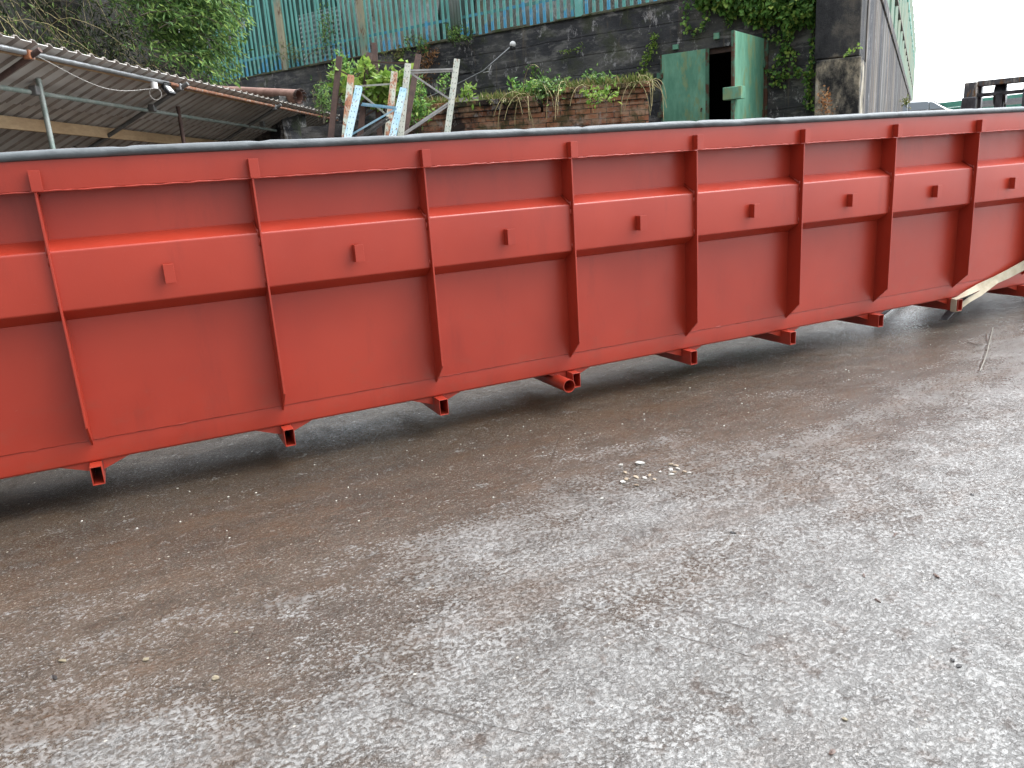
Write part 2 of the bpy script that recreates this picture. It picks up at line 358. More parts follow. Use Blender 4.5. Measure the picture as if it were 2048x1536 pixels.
M_ROOF = worn('stained_roof_sheet', (.50,.49,.46), (.38,.35,.31), 1.4, .42, .62, .6, bumpd=0)
M_ROOF2 = worn('shaded_roof_rib', (.25,.22,.19), (.34,.30,.26), 2.4, .42, .62, .7, bumpd=0)  # browner rib faces: shade of the rib recesses painted into the colour
M_BLACK = NT('black_plastic').set((.012,.012,.013), .45)
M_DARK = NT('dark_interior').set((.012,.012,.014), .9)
M_WHITE = NT('white_plastic').set((.72,.72,.70), .4)
M_CREAM = worn('grubby_webbing', (.50,.44,.33), (.40,.34,.24), 9, .4, .65, .9, bumpd=.0006)
M_SOIL = worn('dark_soil', (.028,.022,.016), (.05,.04,.028), 3, .4, .6, .95, bumpd=.02)
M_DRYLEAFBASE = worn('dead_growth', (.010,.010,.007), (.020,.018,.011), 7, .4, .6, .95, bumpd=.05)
M_STONE = worn('pale_stone', (.42,.40,.36), (.60,.58,.54), 30, .4, .6, .7)
M_STONE2 = worn('buff_stone', (.26,.20,.14), (.36,.29,.21), 30, .4, .6, .75)
M_TARP = None
def m_tarp():
    t = NT('grey_black_tarpaulin'); c = t.ramp(t.noise(4, 5, .7), [(.35, (.045,.052,.055)), (.65, (.085,.095,.10))])
    t.bump(t.noise(26, 5, .6, t.coord((.5,1,1))), .005, .8, t.bump(t.noise(7, 4, .6, t.coord((.6,1,1))), .012, .7))
    return t.set(c, .5, spec=.4)
M_TARP = m_tarp()
def m_scrap():
    t = NT('crumpled_sheeting')
    n = t.noise(3.5, 7, .7, t.coord((1.6,1.6,.7)), dist=1.2)
    c = t.ramp(n, [(.30, (.05,.045,.04)), (.38, (.30,.27,.23)), (.46, (.62,.62,.62)), (.52, (.38,.35,.30)), (.56, (.72,.73,.74)), (.66, (.22,.20,.18))])
    c = t.mix(t.ramp(t.noise(1.3, 4, .6, t.coord(loc=(5,2,8))), [(.52, 0.0), (.62, .6)]), c, (.45,.38,.24))
    t.bump(n, .10, 1.0, t.bump(t.noise(14, 5, .65, t.coord((2,2,.6))), .03, .8))
    return t.set(c, .6)
M_SCRAP = m_scrap()
L_IVY = leafmat('ivy_leaves', [(0, (.06,.15,.04)), (.45, (.13,.27,.06)), (.8, (.23,.40,.09)), (1, (.42,.52,.12))])
L_BUDD = leafmat('shrub_leaves', [(0, (.03,.07,.02)), (.4, (.09,.18,.05)), (.8, (.20,.34,.09)), (1, (.38,.50,.14))])
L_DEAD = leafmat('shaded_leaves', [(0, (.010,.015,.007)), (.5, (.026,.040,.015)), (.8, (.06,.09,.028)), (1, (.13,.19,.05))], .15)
L_BRIGHT = leafmat('lime_leaves', [(0, (.09,.18,.03)), (.5, (.18,.30,.05)), (1, (.33,.42,.10))], .4)
L_GRASS = leafmat('grass_blades', [(0, (.09,.13,.035)), (.5, (.17,.22,.06)), (.8, (.28,.25,.11)), (1, (.33,.26,.13))], .3)
L_BROWN = leafmat('dead_vine_leaves', [(0, (.16,.07,.03)), (.5, (.32,.16,.07)), (1, (.45,.27,.13))], .3)
L_LILAC = leafmat('lilac_flowers', [(0, (.22,.16,.26)), (1, (.42,.36,.46))], .2)
M_TWIG = worn('twig_bark', (.26,.22,.10), (.40,.34,.17), 12, .4, .6, .85, bumpd=0)
M_TWIG2 = worn('dark_twig_bark', (.055,.042,.028), (.10,.08,.05), 12, .4, .6, .85, bumpd=0)

# ================================================================== GROUND
GZ = -.35
def gh(x, y):
    d = (x-CAM.x)*cos(R_(42))+(y-CAM.y)*sin(R_(42))
    return GZ + 2.15*ease((d-19)/15)
def make_ground():
    mb = MB(); N = 90
    def c(i): t = (i/N)*2-1; return 30+ (abs(t)**2.2)*(1 if t > 0 else -1)*170
    xs = [c(i)-26 for i in range(N+1)]; ys = [c(i)-30 for i in range(N+1)]
    for y in ys:
        for x in xs: mb.v.append((x, y, gh(x, y)))
    for j in range(N):
        for i in range(N): a = j*(N+1)+i; mb.f.append((a, a+1, a+N+2, a+N+1))
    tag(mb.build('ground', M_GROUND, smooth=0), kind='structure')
make_ground()

# ================================================================== RETAINING WALL (local x along the wall)
A0 = Vector((3.599, 17.747, 0)); A1 = Vector((9.85, 7.619, 0)); dA = (A1-A0).normalized(); nA = Vector((-dA.y, dA.x, 0))  # nA points behind the wall
AZA = math.atan2(dA.y, dA.x)
MA = Matrix.Rotation(AZA, 4, 'Z'); MA.translation = A0
MAi = MA.inverted()
def wallpt(u, v, off=0):            # point on the wall face (local s, -off, z)
    d = ray(u, v); t = nA.dot(A0-CAM)/nA.dot(d); p = CAM+d*t
    q = MAi @ p; return Vector((q.x, -off, q.z))
ZW = 4.0
DS0, DS1, DZ0, DZ1 = 11.55, 13.42, .95, 3.13
wl = empty('retaining_wall', A0, AZA, label='tall blackened concrete retaining wall behind the red trough with the green steel doors in it', cat='wall')
mb = MB()
mb.box(-7, DS0, 0, .45, GZ, ZW); mb.box(DS1, 14.45, 0, .45, GZ, ZW); mb.box(DS0, DS1, 0, .45, DZ1, ZW); mb.box(DS0, DS1, 0, .45, GZ, DZ0)
mb.build('concrete_face', M_WALL, wl)
# ragged proud boards of concrete
mb = MB()
for k in range(16):
    s0 = random.uniform(-1, 10.5); L = random.uniform(.8, 3); z = ZW - .34*random.randint(1, 6) - random.uniform(0,.03)
    if s0+L > DS0-.1: L = DS0-.15-s0
    mb.box(s0, s0+L, -random.uniform(.008,.022), -.001, z-.30, z)
mb.build('board_mark', M_WALL, wl, bevel=.008)
mb = MB()
x = -7
while x < 14.3:
    L = random.uniform(.4, 1.1); mb.box(x, min(x+L-.004, 14.45), -random.uniform(.01,.05), .3, ZW+.002, ZW+random.uniform(.02,.06)); x += L
mb.build('coping', worn('coping_moss', (.07,.07,.055), (.13,.13,.08), 3, .4, .6, .9, third=(.06,.08,.025)), wl, bevel=.01)
# store room behind the opening
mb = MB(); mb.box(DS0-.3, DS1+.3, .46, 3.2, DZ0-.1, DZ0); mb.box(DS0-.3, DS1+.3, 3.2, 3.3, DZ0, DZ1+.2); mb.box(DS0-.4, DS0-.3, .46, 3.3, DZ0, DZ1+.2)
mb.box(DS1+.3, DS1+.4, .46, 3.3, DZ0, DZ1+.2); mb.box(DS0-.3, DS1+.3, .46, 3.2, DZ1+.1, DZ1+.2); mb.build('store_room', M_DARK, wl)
mb = MB(); mb.box(12.44, DS1, .06, .16, DZ1-.09, DZ1-.002); mb.build('lintel', M_RUSTDK, wl)
# left leaf, shut
def leaf_door(parent, name, w, loc, ang, label):
    o = empty(name, loc, ang); o.parent = parent; tag(o, label=label)
    return o
mb = MB(); mb.box(DS0+.01, 12.46, -.03, -.005, DZ0, DZ1+.0); ld = mb.build('door', M_DOOR, wl, bevel=.004); ld['label'] = 'closed left leaf'
mb = MB(); mb.box(12.40, 12.462, -.036, -.0305, DZ0, DZ1); mb.box(DS0+.01, DS0+.035, -.036, -.0305, DZ0, DZ1); mb.build('door_frame', M_DOOREDGE, ld)
mb = MB(); mb.tube([(12.33,-.03,2.14),(12.33,-.07,2.13),(12.33,-.07,2.08)], .012, 8); mb.build('handle', M_DOOREDGE, ld)
for z in (2.78, 2.1, 1.3):
    MB().box(DS0-.06, DS0+.06, -.055, -.037, z-.05, z+.05).build('hinge', M_DOOREDGE, ld, bevel=.004)
MB().box(12.0-.2, 12.0-.1, -.05, -.002, 3.19, 3.27).build('bracket', M_DOOR, wl, bevel=.003)
MB().box(12.55, 12.65, -.05, -.002, 3.26, 3.36).build('bracket', M_DOOR, wl, bevel=.003)
# right leaf, standing open towards the yard
free = MAi @ (CAM + ray(1466, 150)*12.35); hx = DS1
dv = Vector((free.x-hx, free.y, 0)); W = dv.length; dang = math.atan2(dv.y, dv.x)
DM = Matrix.Rotation(dang, 4, 'Z'); DM.translation = Vector((hx, -.02, 0))
mb = MB().box(.02, W, -.02, .02, DZ0, DZ1+.02, DM); rd = mb.build('door', M_DOOR, wl, bevel=.004); rd['label'] = 'right leaf standing open'
MB().box(.02, .07, .0205, .03, DZ0, DZ1+.02, DM).box(W-.05, W+.004, -.0215, .0215, DZ0, DZ1+.021, DM).build('door_frame', M_DOOREDGE, rd)
mb = MB().box(W-.16, W+.03, -.15, .15, 2.14, 2.33, DM); mb.build('lock_box', M_DOOR, rd, bevel=.01)
for z in (2.75, 1.95): MB().box(-.08, .10, -.05, .045, z-.06, z+.06, DM).build('hinge', M_DOOREDGE, rd, bevel=.004)
MB().box(DS1+.01, DS1+.07, -.06, -.002, DZ0, DZ1).build('door_post', M_DOOREDGE, wl)
# heap inside
mb = MB()
for k in range(9):
    c = Vector((random.uniform(12.5,13.3), random.uniform(.8,1.8), DZ0)); mb.box(c.x-.25,c.x+.25,c.y-.2,c.y+.2,DZ0+.001+k*.002,random.uniform(1.6,2.05), None)
tag(mb.build('stored_clutter', worn('dusty_clutter', (.05,.048,.045), (.11,.10,.09), 4), None, bevel=.03, loc=A0, rz=AZA), label='grey dusty clutter heaped in the dark store behind the open green door', cat='clutter')

# ---- pillar and wing wall
PL = CAM+ray(1632, 120)*12.45; PR = CAM+ray(1722, 120)*12.25
azB = R_(37.4); dB = Vector((cos(azB), sin(azB), 0)); nB = Vector((-dB.y, dB.x, 0))
def prismz(pts, z0, z1):
    n = len(pts); vs = [(p[0],p[1],z0) for p in pts]+[(p[0],p[1],z1) for p in pts]
    return MB().add(vs, [tuple(reversed(range(n))), tuple(range(n,2*n))]+[(i,(i+1)%n,(i+1)%n+n,i+n) for i in range(n)])
Pb = PL+nA*1.6+dA*(-.1)
pil = empty('concrete_pillar', (PL+PR)/2*Vector((1,1,0)).x if False else (0,0,0), label='thick stained concrete pillar at the corner right of the ivy, black above and tan below', cat='pillar')
pz = 2.66
prismz([PL, PR, PR+dB*1.2, Pb], GZ, pz-.012).build('pillar_base', M_PILLAR, pil, bevel=.02)
q = .03
prismz([PL-(PR-PL).normalized()*.01+Vector((q*.3,q,0)), PR+Vector((.0,q,0)), PR+dB*1.2+nB*.02, Pb], pz, 5.3).build('pillar_shaft', M_PILLAR, pil, bevel=.02)
wing = empty('wing_wall', label='long streaked concrete wall running back from the pillar under the teal sheet fence', cat='wall')
W0 = PR+dB*1.2; WL = 62
ZB = 4.4
mbw = MB()
prismz([PR+dB*1.202, PR+dB*WL, PR+dB*WL+nB*.5, PR+dB*1.202+nB*.5], GZ, ZB-.28).build('concrete_face', M_WING, wing)
prismz([PR+dB*.0+dB*1.202-nB*.04, PR+dB*WL-nB*.04, PR+dB*WL+nB*.5, PR+dB*1.202+nB*.5], ZB-.278, ZB).build('coping', M_WING, wing, bevel=.02)
# teal sheet fence on the wing wall
tf = empty('sheet_fence', label='tall teal sheet fence with rusty rails on top of the streaked wing wall', cat='fence')
d = 2.0; k = 0
while d < 60:
    L = 3.2
    a = PR+dB*d+nB*.12; b = PR+dB*(d+L-.12)+nB*.12
    mb = MB(); n = 22
    for i in range(n+1):
        p = a.lerp(b, i/n); o = nB*(.03 if i%4 in (1,2) else 0)
        for z in (ZB+.01, ZB+4.1+random.uniform(-.02,.02)+(.25 if k%3==1 else 0)): mb.v.append((p.x+o.x, p.y+o.y, z))
    for i in range(n): mb.f.append((2*i,2*i+2,2*i+3,2*i+1))
    o = mb.build('sheet', M_TEAL, tf); sm = o.modifiers.new('s','SOLIDIFY'); sm.thickness = .012
    pp = b+dB*.06-nB*.07
    MB().beam(pp+Vector((0,0,ZB-pp.z+.005)), pp+Vector((0,0,ZB-pp.z+4.45)), .10, .12).build('post', M_TPOST, tf)
    for z in (ZB+1.0, ZB+2.9):
        MB().beam((*(a-nB*.10).xy, z), (*(b-nB*.10).xy, z), .10, .08).build('rail', M_RUSTDK if z < ZB+2 else M_TEAL, tf)
    d += L; k += 1

# ---- upper yard held back by the walls
UY = [A0-dA*7+nA*.451, A0+dA*13.9+nA*.451, PR+dB*1.3+nB*.505, PR+dB*WL+nB*.505, PR+dB*WL+nB*40, A0-dA*7+nA*40]
prismz(UY, 3.2, 3.92).build('upper_yard', M_SOIL)['kind'] = 'structure'

# ---- palisade fence
pf = empty('palisade_fence', A0, AZA, label='faded green and blue steel palisade fence standing on the blackened retaining wall', cat='fence')
def pale_mb():
    mb = MB(); w = .036; prof = [(-w,.0),(-w*.55,-.016),(-w*.2,-.003),(w*.2,-.003),(w*.55,-.016),(w,0)]
    for x_, y_ in prof:
        for z in (0, 2.35): mb.v.append((x_, y_, z))
    for i in range(5): mb.f.append((2*i,2*i+2,2*i+3,2*i+1))
    b = len(mb.v); mb.add([(-w,0,2.35),(w,0,2.35),(0,-.003,2.45)], [(0,1,2)])
    return mb
p0 = None; s = -1.55; posts = [wallpt(562,60).x, wallpt(726,60).x, wallpt(1159,30).x, wallpt(905,30).x-.0]
n = 0
while s < 12.9 and n < 98:
    if not any(abs(s-q) < .09 for q in posts):
        if p0 is None:
            o = pale_mb().build('pale', M_PALE, pf); sm = o.modifiers.new('s','SOLIDIFY'); sm.thickness = .004; p0 = o
        else:
            o = p0.copy(); COL.objects.link(o); o.parent = pf
        o.location = (s, .02+random.uniform(0,.006), 0)
        o.rotation_euler = (0, R_(random.gauss(0,.7)), 0)
        o.data = o.data if n == 0 else p0.data
        o.location.z = ZW+.03+random.uniform(-.10,.04)
        n += 1
    s += .153
t_ = M_PALE
# pales are modelled from their foot: shift the paint's height reference
for nd in t_.node_tree.nodes:
    if nd.type == 'MATH' and nd.operation == 'SUBTRACT' and abs(nd.inputs[0].default_value-4.75) < 1e-6: nd.inputs[0].default_value = .75
for z in (ZW+.42, ZW+2.0):
    MB().box(-1.6, 12.9, .032, .038, z-.03, z+.03).box(-1.6,12.9,.038,.085,z+.026,z+.03).build('rail', worn('blue_rail', (.08,.34,.55), (.12,.30,.26), 3, .4, .6, .6), pf)
for q, wd in zip(posts, (.19,.17,.15,.0)):
    if wd: MB().box(q-wd/2, q+wd/2, -.05, .03, ZW+.01, ZW+2.6).build('post', M_POST if wd > .16 else M_PALE, pf, bevel=.01)
# odd sheet strip hung on the fence
def corr(mb, x0, x1, y, z0, z1, pitch=.076, amp=.012, ragged=0, nper=6):
    n = max(2, int((x1-x0)/pitch*nper)); b = len(mb.v)
    for i in range(n+1):
        x_ = x0+(x1-x0)*i/n; yy = y+amp*sin(2*pi*(x_-x0)/pitch)
        mb.v.append((x_, yy, z0-random.uniform(0,ragged))); mb.v.append((x_, yy, z1))
    for i in range(n): mb.f.append((b+2*i,b+2*i+2,b+2*i+3,b+2*i+1))
    return mb
mb = corr(MB(), posts[3]-.02, posts[3]+.24, -.06, wallpt(917,50).z, 6.5, ragged=.02)
o = mb.build('corrugated_strip', worn('pale_grey_sheet', (.48,.50,.50), (.30,.40,.38), 2, .45, .6, .5, stretch=(1,1,.3)), None, loc=A0, rz=AZA, smooth=0)
o.modifiers.new('s','SOLIDIFY').thickness = .004
tag(o, label='narrow pale grey corrugated strip hung on the front of the palisade fence', cat='metal sheet')
# stuff behind the fence
def backsheet(name, s0, s1, off, z1, mat, label, cat, amp=.12, z0=3.94, ns=40):
    mb = MB(); nz = 14
    for i in range(ns+1):
        for j in range(nz+1):
            x_ = s0+(s1-s0)*i/ns; z = z0+(z1-z0)*j/nz
            y_ = off+amp*mn.noise(Vector((x_*2.3, z*1.1, s0)))*2+amp*.5*mn.noise(Vector((x_*7, z*3, s0)))
            mb.v.append((x_, y_, z+(.15*mn.noise(Vector((x_*2,9,s0))) if j == nz else 0)))
    for i in range(ns):
        for j in range(nz): a = i*(nz+1)+j; mb.f.append((a,a+1,a+nz+2,a+nz+1))
    o = mb.build(name, mat, None, loc=A0, rz=AZA, smooth=0); o.modifiers.new('s','SOLIDIFY').thickness = .02
    return tag(o, label=label, cat=cat)
sA, sB, sC, sD = wallpt(655,60).x, wallpt(860,60).x, wallpt(925,50).x, wallpt(1345,5).x
backsheet('waste_sheeting', sA, sB-.05, .45, 6.6, M_SCRAP, 'crumpled white and grey waste sheeting behind the middle of the palisade fence', 'sheeting')
backsheet('waste_sheeting', sC, sD+.3, .42, 6.5, M_SCRAP, 'crumpled grey and buff waste sheeting behind the right half of the palisade fence', 'sheeting')
mb = corr(MB(), sB, sC, .40, 4.0, 6.6, .09, .014)
o = mb.build('steel_sheet', worn('pale_lined_sheet', (.50,.52,.52), (.20,.30,.28), 1.2, .45, .6, .5, stretch=(2,1,.2)), None, loc=A0, rz=AZA, smooth=0); o.modifiers.new('s','SOLIDIFY').thickness = .004
tag(o, label='upright pale ribbed sheet behind the fence between the two lots of crumpled sheeting', cat='metal sheet')
s1_, s2_ = wallpt(585,80).x, wallpt(668,80).x
mb = MB()
for i in range(60):
    z = 4.05+i*.02
    mb.v.append((s1_, .3+.014*sin(i*2*pi/5), z)); mb.v.append((s2_, .3+.014*sin(i*2*pi/5), z))
mb.f = [(2*i,2*i+1,2*i+3,2*i+2) for i in range(59)]
o = mb.build('corrugated_sheet', worn('galvanised_sheet', (.30,.32,.32), (.40,.42,.42), 3, .4, .6, .45, .4), None, loc=A0, rz=AZA, smooth=0); o.modifiers.new('s','SOLIDIFY').thickness = .004
tag(o, label='grey corrugated sheet lying on edge behind the left part of the palisade fence', cat='metal sheet')
mb = corr(MB(), -3.2, sD+.6, .95, 3.94, 6.8, .2, .03)
o = mb.build('cladding_wall', worn('dark_green_cladding', (.03,.085,.075), (.05,.13,.11), 2, .4, .6, .6), None, loc=A0, rz=AZA); o.modifiers.new('s','SOLIDIFY').thickness = .01
tag(o, label='dark green sheet screen standing behind the palisade fence and the heaped sheeting', cat='sheet wall')

# ================================================================== BRICK WALL in front of the retaining wall
BR = CAM+ray(1290, 170)*11.5; BL = CAM+ray(800, 205)*11.9; BR.z = BL.z = 0
dBr = (BR-BL).normalized(); azBr = math.atan2(dBr.y, dBr.x); nBr = Vector((-dBr.y, dBr.x, 0)); LB = (BR-BL).length
MBm = Matrix.Rotation(azBr, 4, 'Z'); MBm.translation = BR; MBi = MBm.inverted()
def brpt(u, v, off=0):
    d = ray(u, v); t = nBr.dot(BR-CAM)/nBr.dot(d); p = MBi @ (CAM+d*t); p.y = -off; return p
zt1 = brpt(1190,168).z; zt2 = brpt(930,200).z; sm_ = brpt(1085,190).x
bw = empty('brick_wall', BR, azBr, label='old orange brick wall with corbelled overgrown top in front of the black wall', cat='wall')
mb = MB().box(sm_, 0, 0, .34, GZ, zt1-.26).box(-LB-.3, sm_, .0, .34, GZ, zt2-.26)
mb.build('brickwork', M_BRICK, bw)
for k in range(3):
    o_ = .035*(k+1)
    MB().box(sm_, o_, -o_, .34+o_, zt1-.258+k*.078, zt1-.184+k*.078).build('corbel_course', M_BRICK, bw, bevel=.006)
    MB().box(-LB-.3, sm_-.004-o_, -o_, .34+o_, zt2-.258+k*.078, zt2-.184+k*.078).build('corbel_course', M_BRICK, bw, bevel=.006)
MB().box(-.36, .04, -.05, -.001, GZ, zt1-.30).build('brick_pier', M_BRICK, bw)
def soil_bed():
    mb = MB(); n = 24; 
    for i in range(n+1):
        s_ = -LB-.3+(LB+.3)*i/n; zt = zt1 if s_ > sm_ else zt2
        p = MBm @ Vector((s_, .30, 0)); q_ = p+nBr*2.6
        for j in range(5):
            r_ = p.lerp(q_, j/4); mb.v.append((r_.x, r_.y, zt-.10+.10*j+.06*mn.noise(r_*2)))
    for i in range(n):
        for j in range(4): a = i*5+j; mb.f.append((a,a+1,a+6,a+5))
    o = mb.build('soil_bed', M_SOIL, None, smooth=0); o['kind'] = 'structure'
    o.modifiers.new('s','SOLIDIFY').thickness = .3
soil_bed()

# ================================================================== LEFT BANK (overgrown slope behind the shed)
azE = R_(60.83); dE = Vector((cos(azE), sin(azE), 0)); nE = Vector((-dE.y, dE.x, 0))
E0 = at(0, 92, z=2.6); E0.z = 0
def bankpt(a, h):                    # a along the shed, h 0..1 up the slope
    back = 3.0+1.5*h-1.0*ease((a-6)/6)*(1-h)
    bz = GZ+7.6*h
    p = E0+dE*a+nE*back; return Vector((p.x, p.y, bz))
mb = MB(); NA, NH = 70, 30
for i in range(NA+1):
    for j in range(NH+1):
        a = -7+19.2*i/NA; h = j/NH; p = bankpt(a, h); nz = mn.noise(p*.9)*.6+mn.noise(p*2.6)*.3+mn.noise(p*6)*.12
        mb.v.append(tuple(p-nE*nz))
for i in range(NA):
    for j in range(NH): a = i*(NH+1)+j; mb.f.append((a,a+1,a+NH+2,a+NH+1))
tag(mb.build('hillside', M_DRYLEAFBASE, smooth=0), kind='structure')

# ================================================================== FOLIAGE
def leaf(mb, p, d, size, asp=.45, fold=.25):
    d = d.normalized(); a = Vector((random.gauss(0,1), random.gauss(0,1), random.gauss(0,1))); x_ = d.cross(a)
    if x_.length < .01: return
    x_.normalize(); n_ = x_.cross(d); w_ = size*asp*.5
    b = len(mb.v)
    mb.v += [tuple(p), tuple(p+d*size*.45+x_*w_+n_*size*fold*.4), tuple(p+d*size), tuple(p+d*size*.45-x_*w_+n_*size*fold*.4)]
    mb.f += [(b,b+1,b+2),(b,b+2,b+3)]
def rv(s=1): return Vector((random.gauss(0,s), random.gauss(0,s), random.gauss(0,s)))
def fol(mb, name, mat, parent=None):
    me = bpy.data.meshes.new(name); me.from_pydata(mb.v, [], mb.f); me.materials.append(mat)
    o = bpy.data.objects.new(name, me); COL.objects.link(o)
    if parent: o.parent = parent
    return o
def clump(mb, c, r, n, size, asp=.45, droop=-.2, flat=1):
    for _ in range(n):
        q = rv().normalized()*(random.random()**.4)*r; q.z *= flat
        leaf(mb, c+q, q.normalized()*.6+rv(.6)+Vector((0,0,droop)), size*random.uniform(.6,1.3), asp)
def arch(c, d, L, droop, n=9, wob=.06):
    pts = [c.copy()]; p = c.copy(); v = d.normalized()
    for i in range(n):
        v = (v+Vector((0,0,-droop/n))+rv(wob)).normalized(); p = p+v*(L/n); pts.append(p.copy())
    return pts

# dark tangled shrubs over the shed, built as separate bushes
def tangle(a0, a1, label, seed):
    random.seed(seed)
    t = empty('overgrown_bush', bankpt((a0+a1)/2, .3), label=label, cat='bush', group='overgrown bushes on the slope behind the shed')
    off = -t.location
    tw = MB(); tw2 = MB(); lv = MB()
    area = a1-a0
    for k in range(int(85*area)):
        a = random.uniform(a0, a1); h = random.uniform(.33, 1.0); p = bankpt(a, h)-nE*random.uniform(.0,.6)+off
        d = (-nE*random.uniform(.2,1)+dE*random.gauss(0,.8)+Vector((0,0,random.uniform(-.6,.7))))
        pts = arch(p, d, random.uniform(.8, 2.6), random.uniform(.8, 2.6), 8, .08)
        r0 = random.uniform(.003,.008)
        (tw if random.random() < .4 else tw2).tube(pts, [r0*(1-.8*i/8) for i in range(9)], 4, False)
        for _ in range(14):
            q_ = random.choice(pts)+rv(.09); leaf(lv, q_, rv(.5)+Vector((0,0,-.8)), random.uniform(.05,.12), .28)
    for k in range(int(700*area)):
        p = bankpt(random.uniform(a0,a1), random.uniform(.25,1.05))-nE*random.uniform(.2,1.0)+off; leaf(lv, p, rv(.6)+Vector((0,0,-.6)), random.uniform(.05,.13), .3)
    for k in range(int(3*area)):
        clump(lv, bankpt(random.uniform(a0,a1), random.uniform(.5,1.05))-nE*random.uniform(.4,.9)+off, .25, 110, .09, .35)
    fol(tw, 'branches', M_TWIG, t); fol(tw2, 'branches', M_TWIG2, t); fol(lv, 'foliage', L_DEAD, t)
tangle(-4.5, 1.2, 'dark tangled bush with bare tan twigs at the far left above the shed roof', 1)
tangle(1.2, 5.0, 'dark tangled bush with arching bare twigs above the middle of the shed roof', 2)
tangle(5.0, 9.3, 'dark shaded bush behind the far end of the shed under the lilac-flowered shrub', 3)

# lilac-flowered shrub, bright outer leaves
def buddleia():
    random.seed(11)
    base = bankpt(9.0, .25)
    t = empty('flowering_shrub', base, label='green flowering shrub with lilac spikes hanging beside the left end of the palisade fence', cat='shrub')
    off = -base; st = MB(); lv = MB(); fl = MB()
    def region():
        while True:
            u = random.uniform(300, 495); v = random.uniform(-130, 165)
            lim = 495-.0*v
            if v > 20: lim = 490-(v-30)*.14
            lo = 300+max(0, v)*.6
            if lo < u < lim and random.random() < .25+.75*(u-lo)/(lim-lo+1e-6): return u, v
    for k in range(170):
        u, v = region(); dep = 13.6-(u-380)*.004+random.uniform(-.9,.7)
        tip = at(u, v, depth=dep)+off
        rt = tip+Vector((0,0,1)).cross(FW)*random.uniform(.2,.8)+nE*random.uniform(.2,.6)+Vector((0,0,random.uniform(.1,.7)))
        pts = [rt.lerp(tip, i/7)+Vector((0,0,.25*sin(pi*i/7)))+rv(.02) for i in range(8)]
        st.tube(pts, [.008*(1-.08*i) for i in range(8)], 4, False)
        for i in range(1, 8):
            for _ in range(14):
                leaf(lv, pts[i]+rv(.08), (tip-rt).normalized()*.6+rv(.55)+Vector((0,0,-.35)), random.uniform(.07,.16), .27)
        if random.random() < .22:
            q_ = tip.copy()
            for j in range(26): leaf(fl, q_+Vector((0,0,-.006*j))+rv(.012), rv(1), .022, .9)
    for k in range(3): st.tube(arch(Vector((0,0,0))+rv(.15), -dE*.6+Vector((0,0,1)), 1.6, .5, 8, .05), [.05-.004*i for i in range(9)], 6)
    fol(st, 'branches', M_TWIG2, t); fol(lv, 'foliage', L_BUDD, t); fol(fl, 'flowers', L_LILAC, t)
buddleia()

def wallleaf(mb, u, v, off, size, asp=.8):
    p = MA @ wallpt(u, v, off); leaf(mb, p, -nA*.5+Vector((0,0,-.8))+rv(.5), size, asp, .1)
# ivy mass at the top right of the wall
def ivy():
    random.seed(21); t = empty('ivy', MA @ wallpt(1540, 60), label='thick green ivy hanging down the black wall between the open door and the pillar', cat='climbing plant')
    off = -t.location; lv = MB(); st = MB()
    def put(u, v, o, s):
        p = MA @ wallpt(u, v, o)+off; leaf(lv, p, -nA*.6+Vector((0,0,-.7))+rv(.5), s, .85, .1)
    for k in range(9000):
        u = random.uniform(1395, 1634); v = random.uniform(-60, 110)
        low = 12+ (u-1395)*.30 + 26*mn.noise(Vector((u*.022, 0, 3)))+10*mn.noise(Vector((u*.08, 0, 5)))
        if u > 1540: low = 52+34*mn.noise(Vector((u*.03,1,7)))
        if v < low and random.random() < .5+.5*(mn.noise(Vector((u*.05,v*.05,1)))+.6): put(u, v, random.uniform(.02,.30)*(1 if v < low-15 else .5), random.uniform(.06,.12))
    strands = [[(1565,60),(1575,110),(1570,150),(1548,170)], [(1530,135),(1550,145),(1575,148),(1610,143),(1625,150)],
               [(1540,150),(1558,165),(1570,172)], [(1378,-5),(1373,30),(1376,60),(1395,63),(1412,50),(1418,20),(1422,-5)], [(1622,40),(1628,90),(1622,150),(1618,220)],
               [(1585,60),(1580,90),(1560,110),(1555,135)], [(1610,150),(1620,170),(1612,205)], [(1468,40),(1458,38),(1455,52)], [(1500,30),(1540,70),(1590,100),(1596,150)]]
    for s_ in strands:
        P = [MA @ wallpt(u, v, .04)+off for u, v in s_]; st.tube(P, .008, 4, False)
        for i in range(len(s_)-1):
            (u0,v0),(u1,v1) = s_[i], s_[i+1]; n_ = int(math.hypot(u1-u0,v1-v0)*.7)
            for _ in range(n_):
                k = random.random(); put(u0+(u1-u0)*k+random.gauss(0,4), v0+(v1-v0)*k+random.gauss(0,4), random.uniform(.02,.09), random.uniform(.05,.09))
    fol(st, 'stems', M_TWIG2, t); fol(lv, 'foliage', L_IVY, t)
ivy()
def strandplant(name, label, cat, pts, mat, n, size, spread, off=.05, depth=None, asp=.6, group=None):
    f = (lambda u, v, o: MA @ wallpt(u, v, o)) if depth is None else (lambda u, v, o: at(u, v, depth=depth-o))
    base = f(*pts[0], off); t = empty(name, base, label=label, cat=cat, group=group); o_ = -base
    st = MB(); lv = MB(); st.tube([f(u, v, off)+o_ for u, v in pts], .007, 4, False)
    for _ in range(n):
        i = random.randrange(len(pts)-1); k = random.random(); (u0,v0),(u1,v1) = pts[i], pts[i+1]
        p = f(u0+(u1-u0)*k+random.gauss(0,spread), v0+(v1-v0)*k+random.gauss(0,spread), random.uniform(off*.5,off+.1))+o_
        leaf(lv, p, rv(.7)+Vector((0,0,-.3)), size*random.uniform(.6,1.3), asp)
    fol(st, 'stem', M_TWIG2, t); fol(lv, 'foliage', mat, t)
random.seed(31)
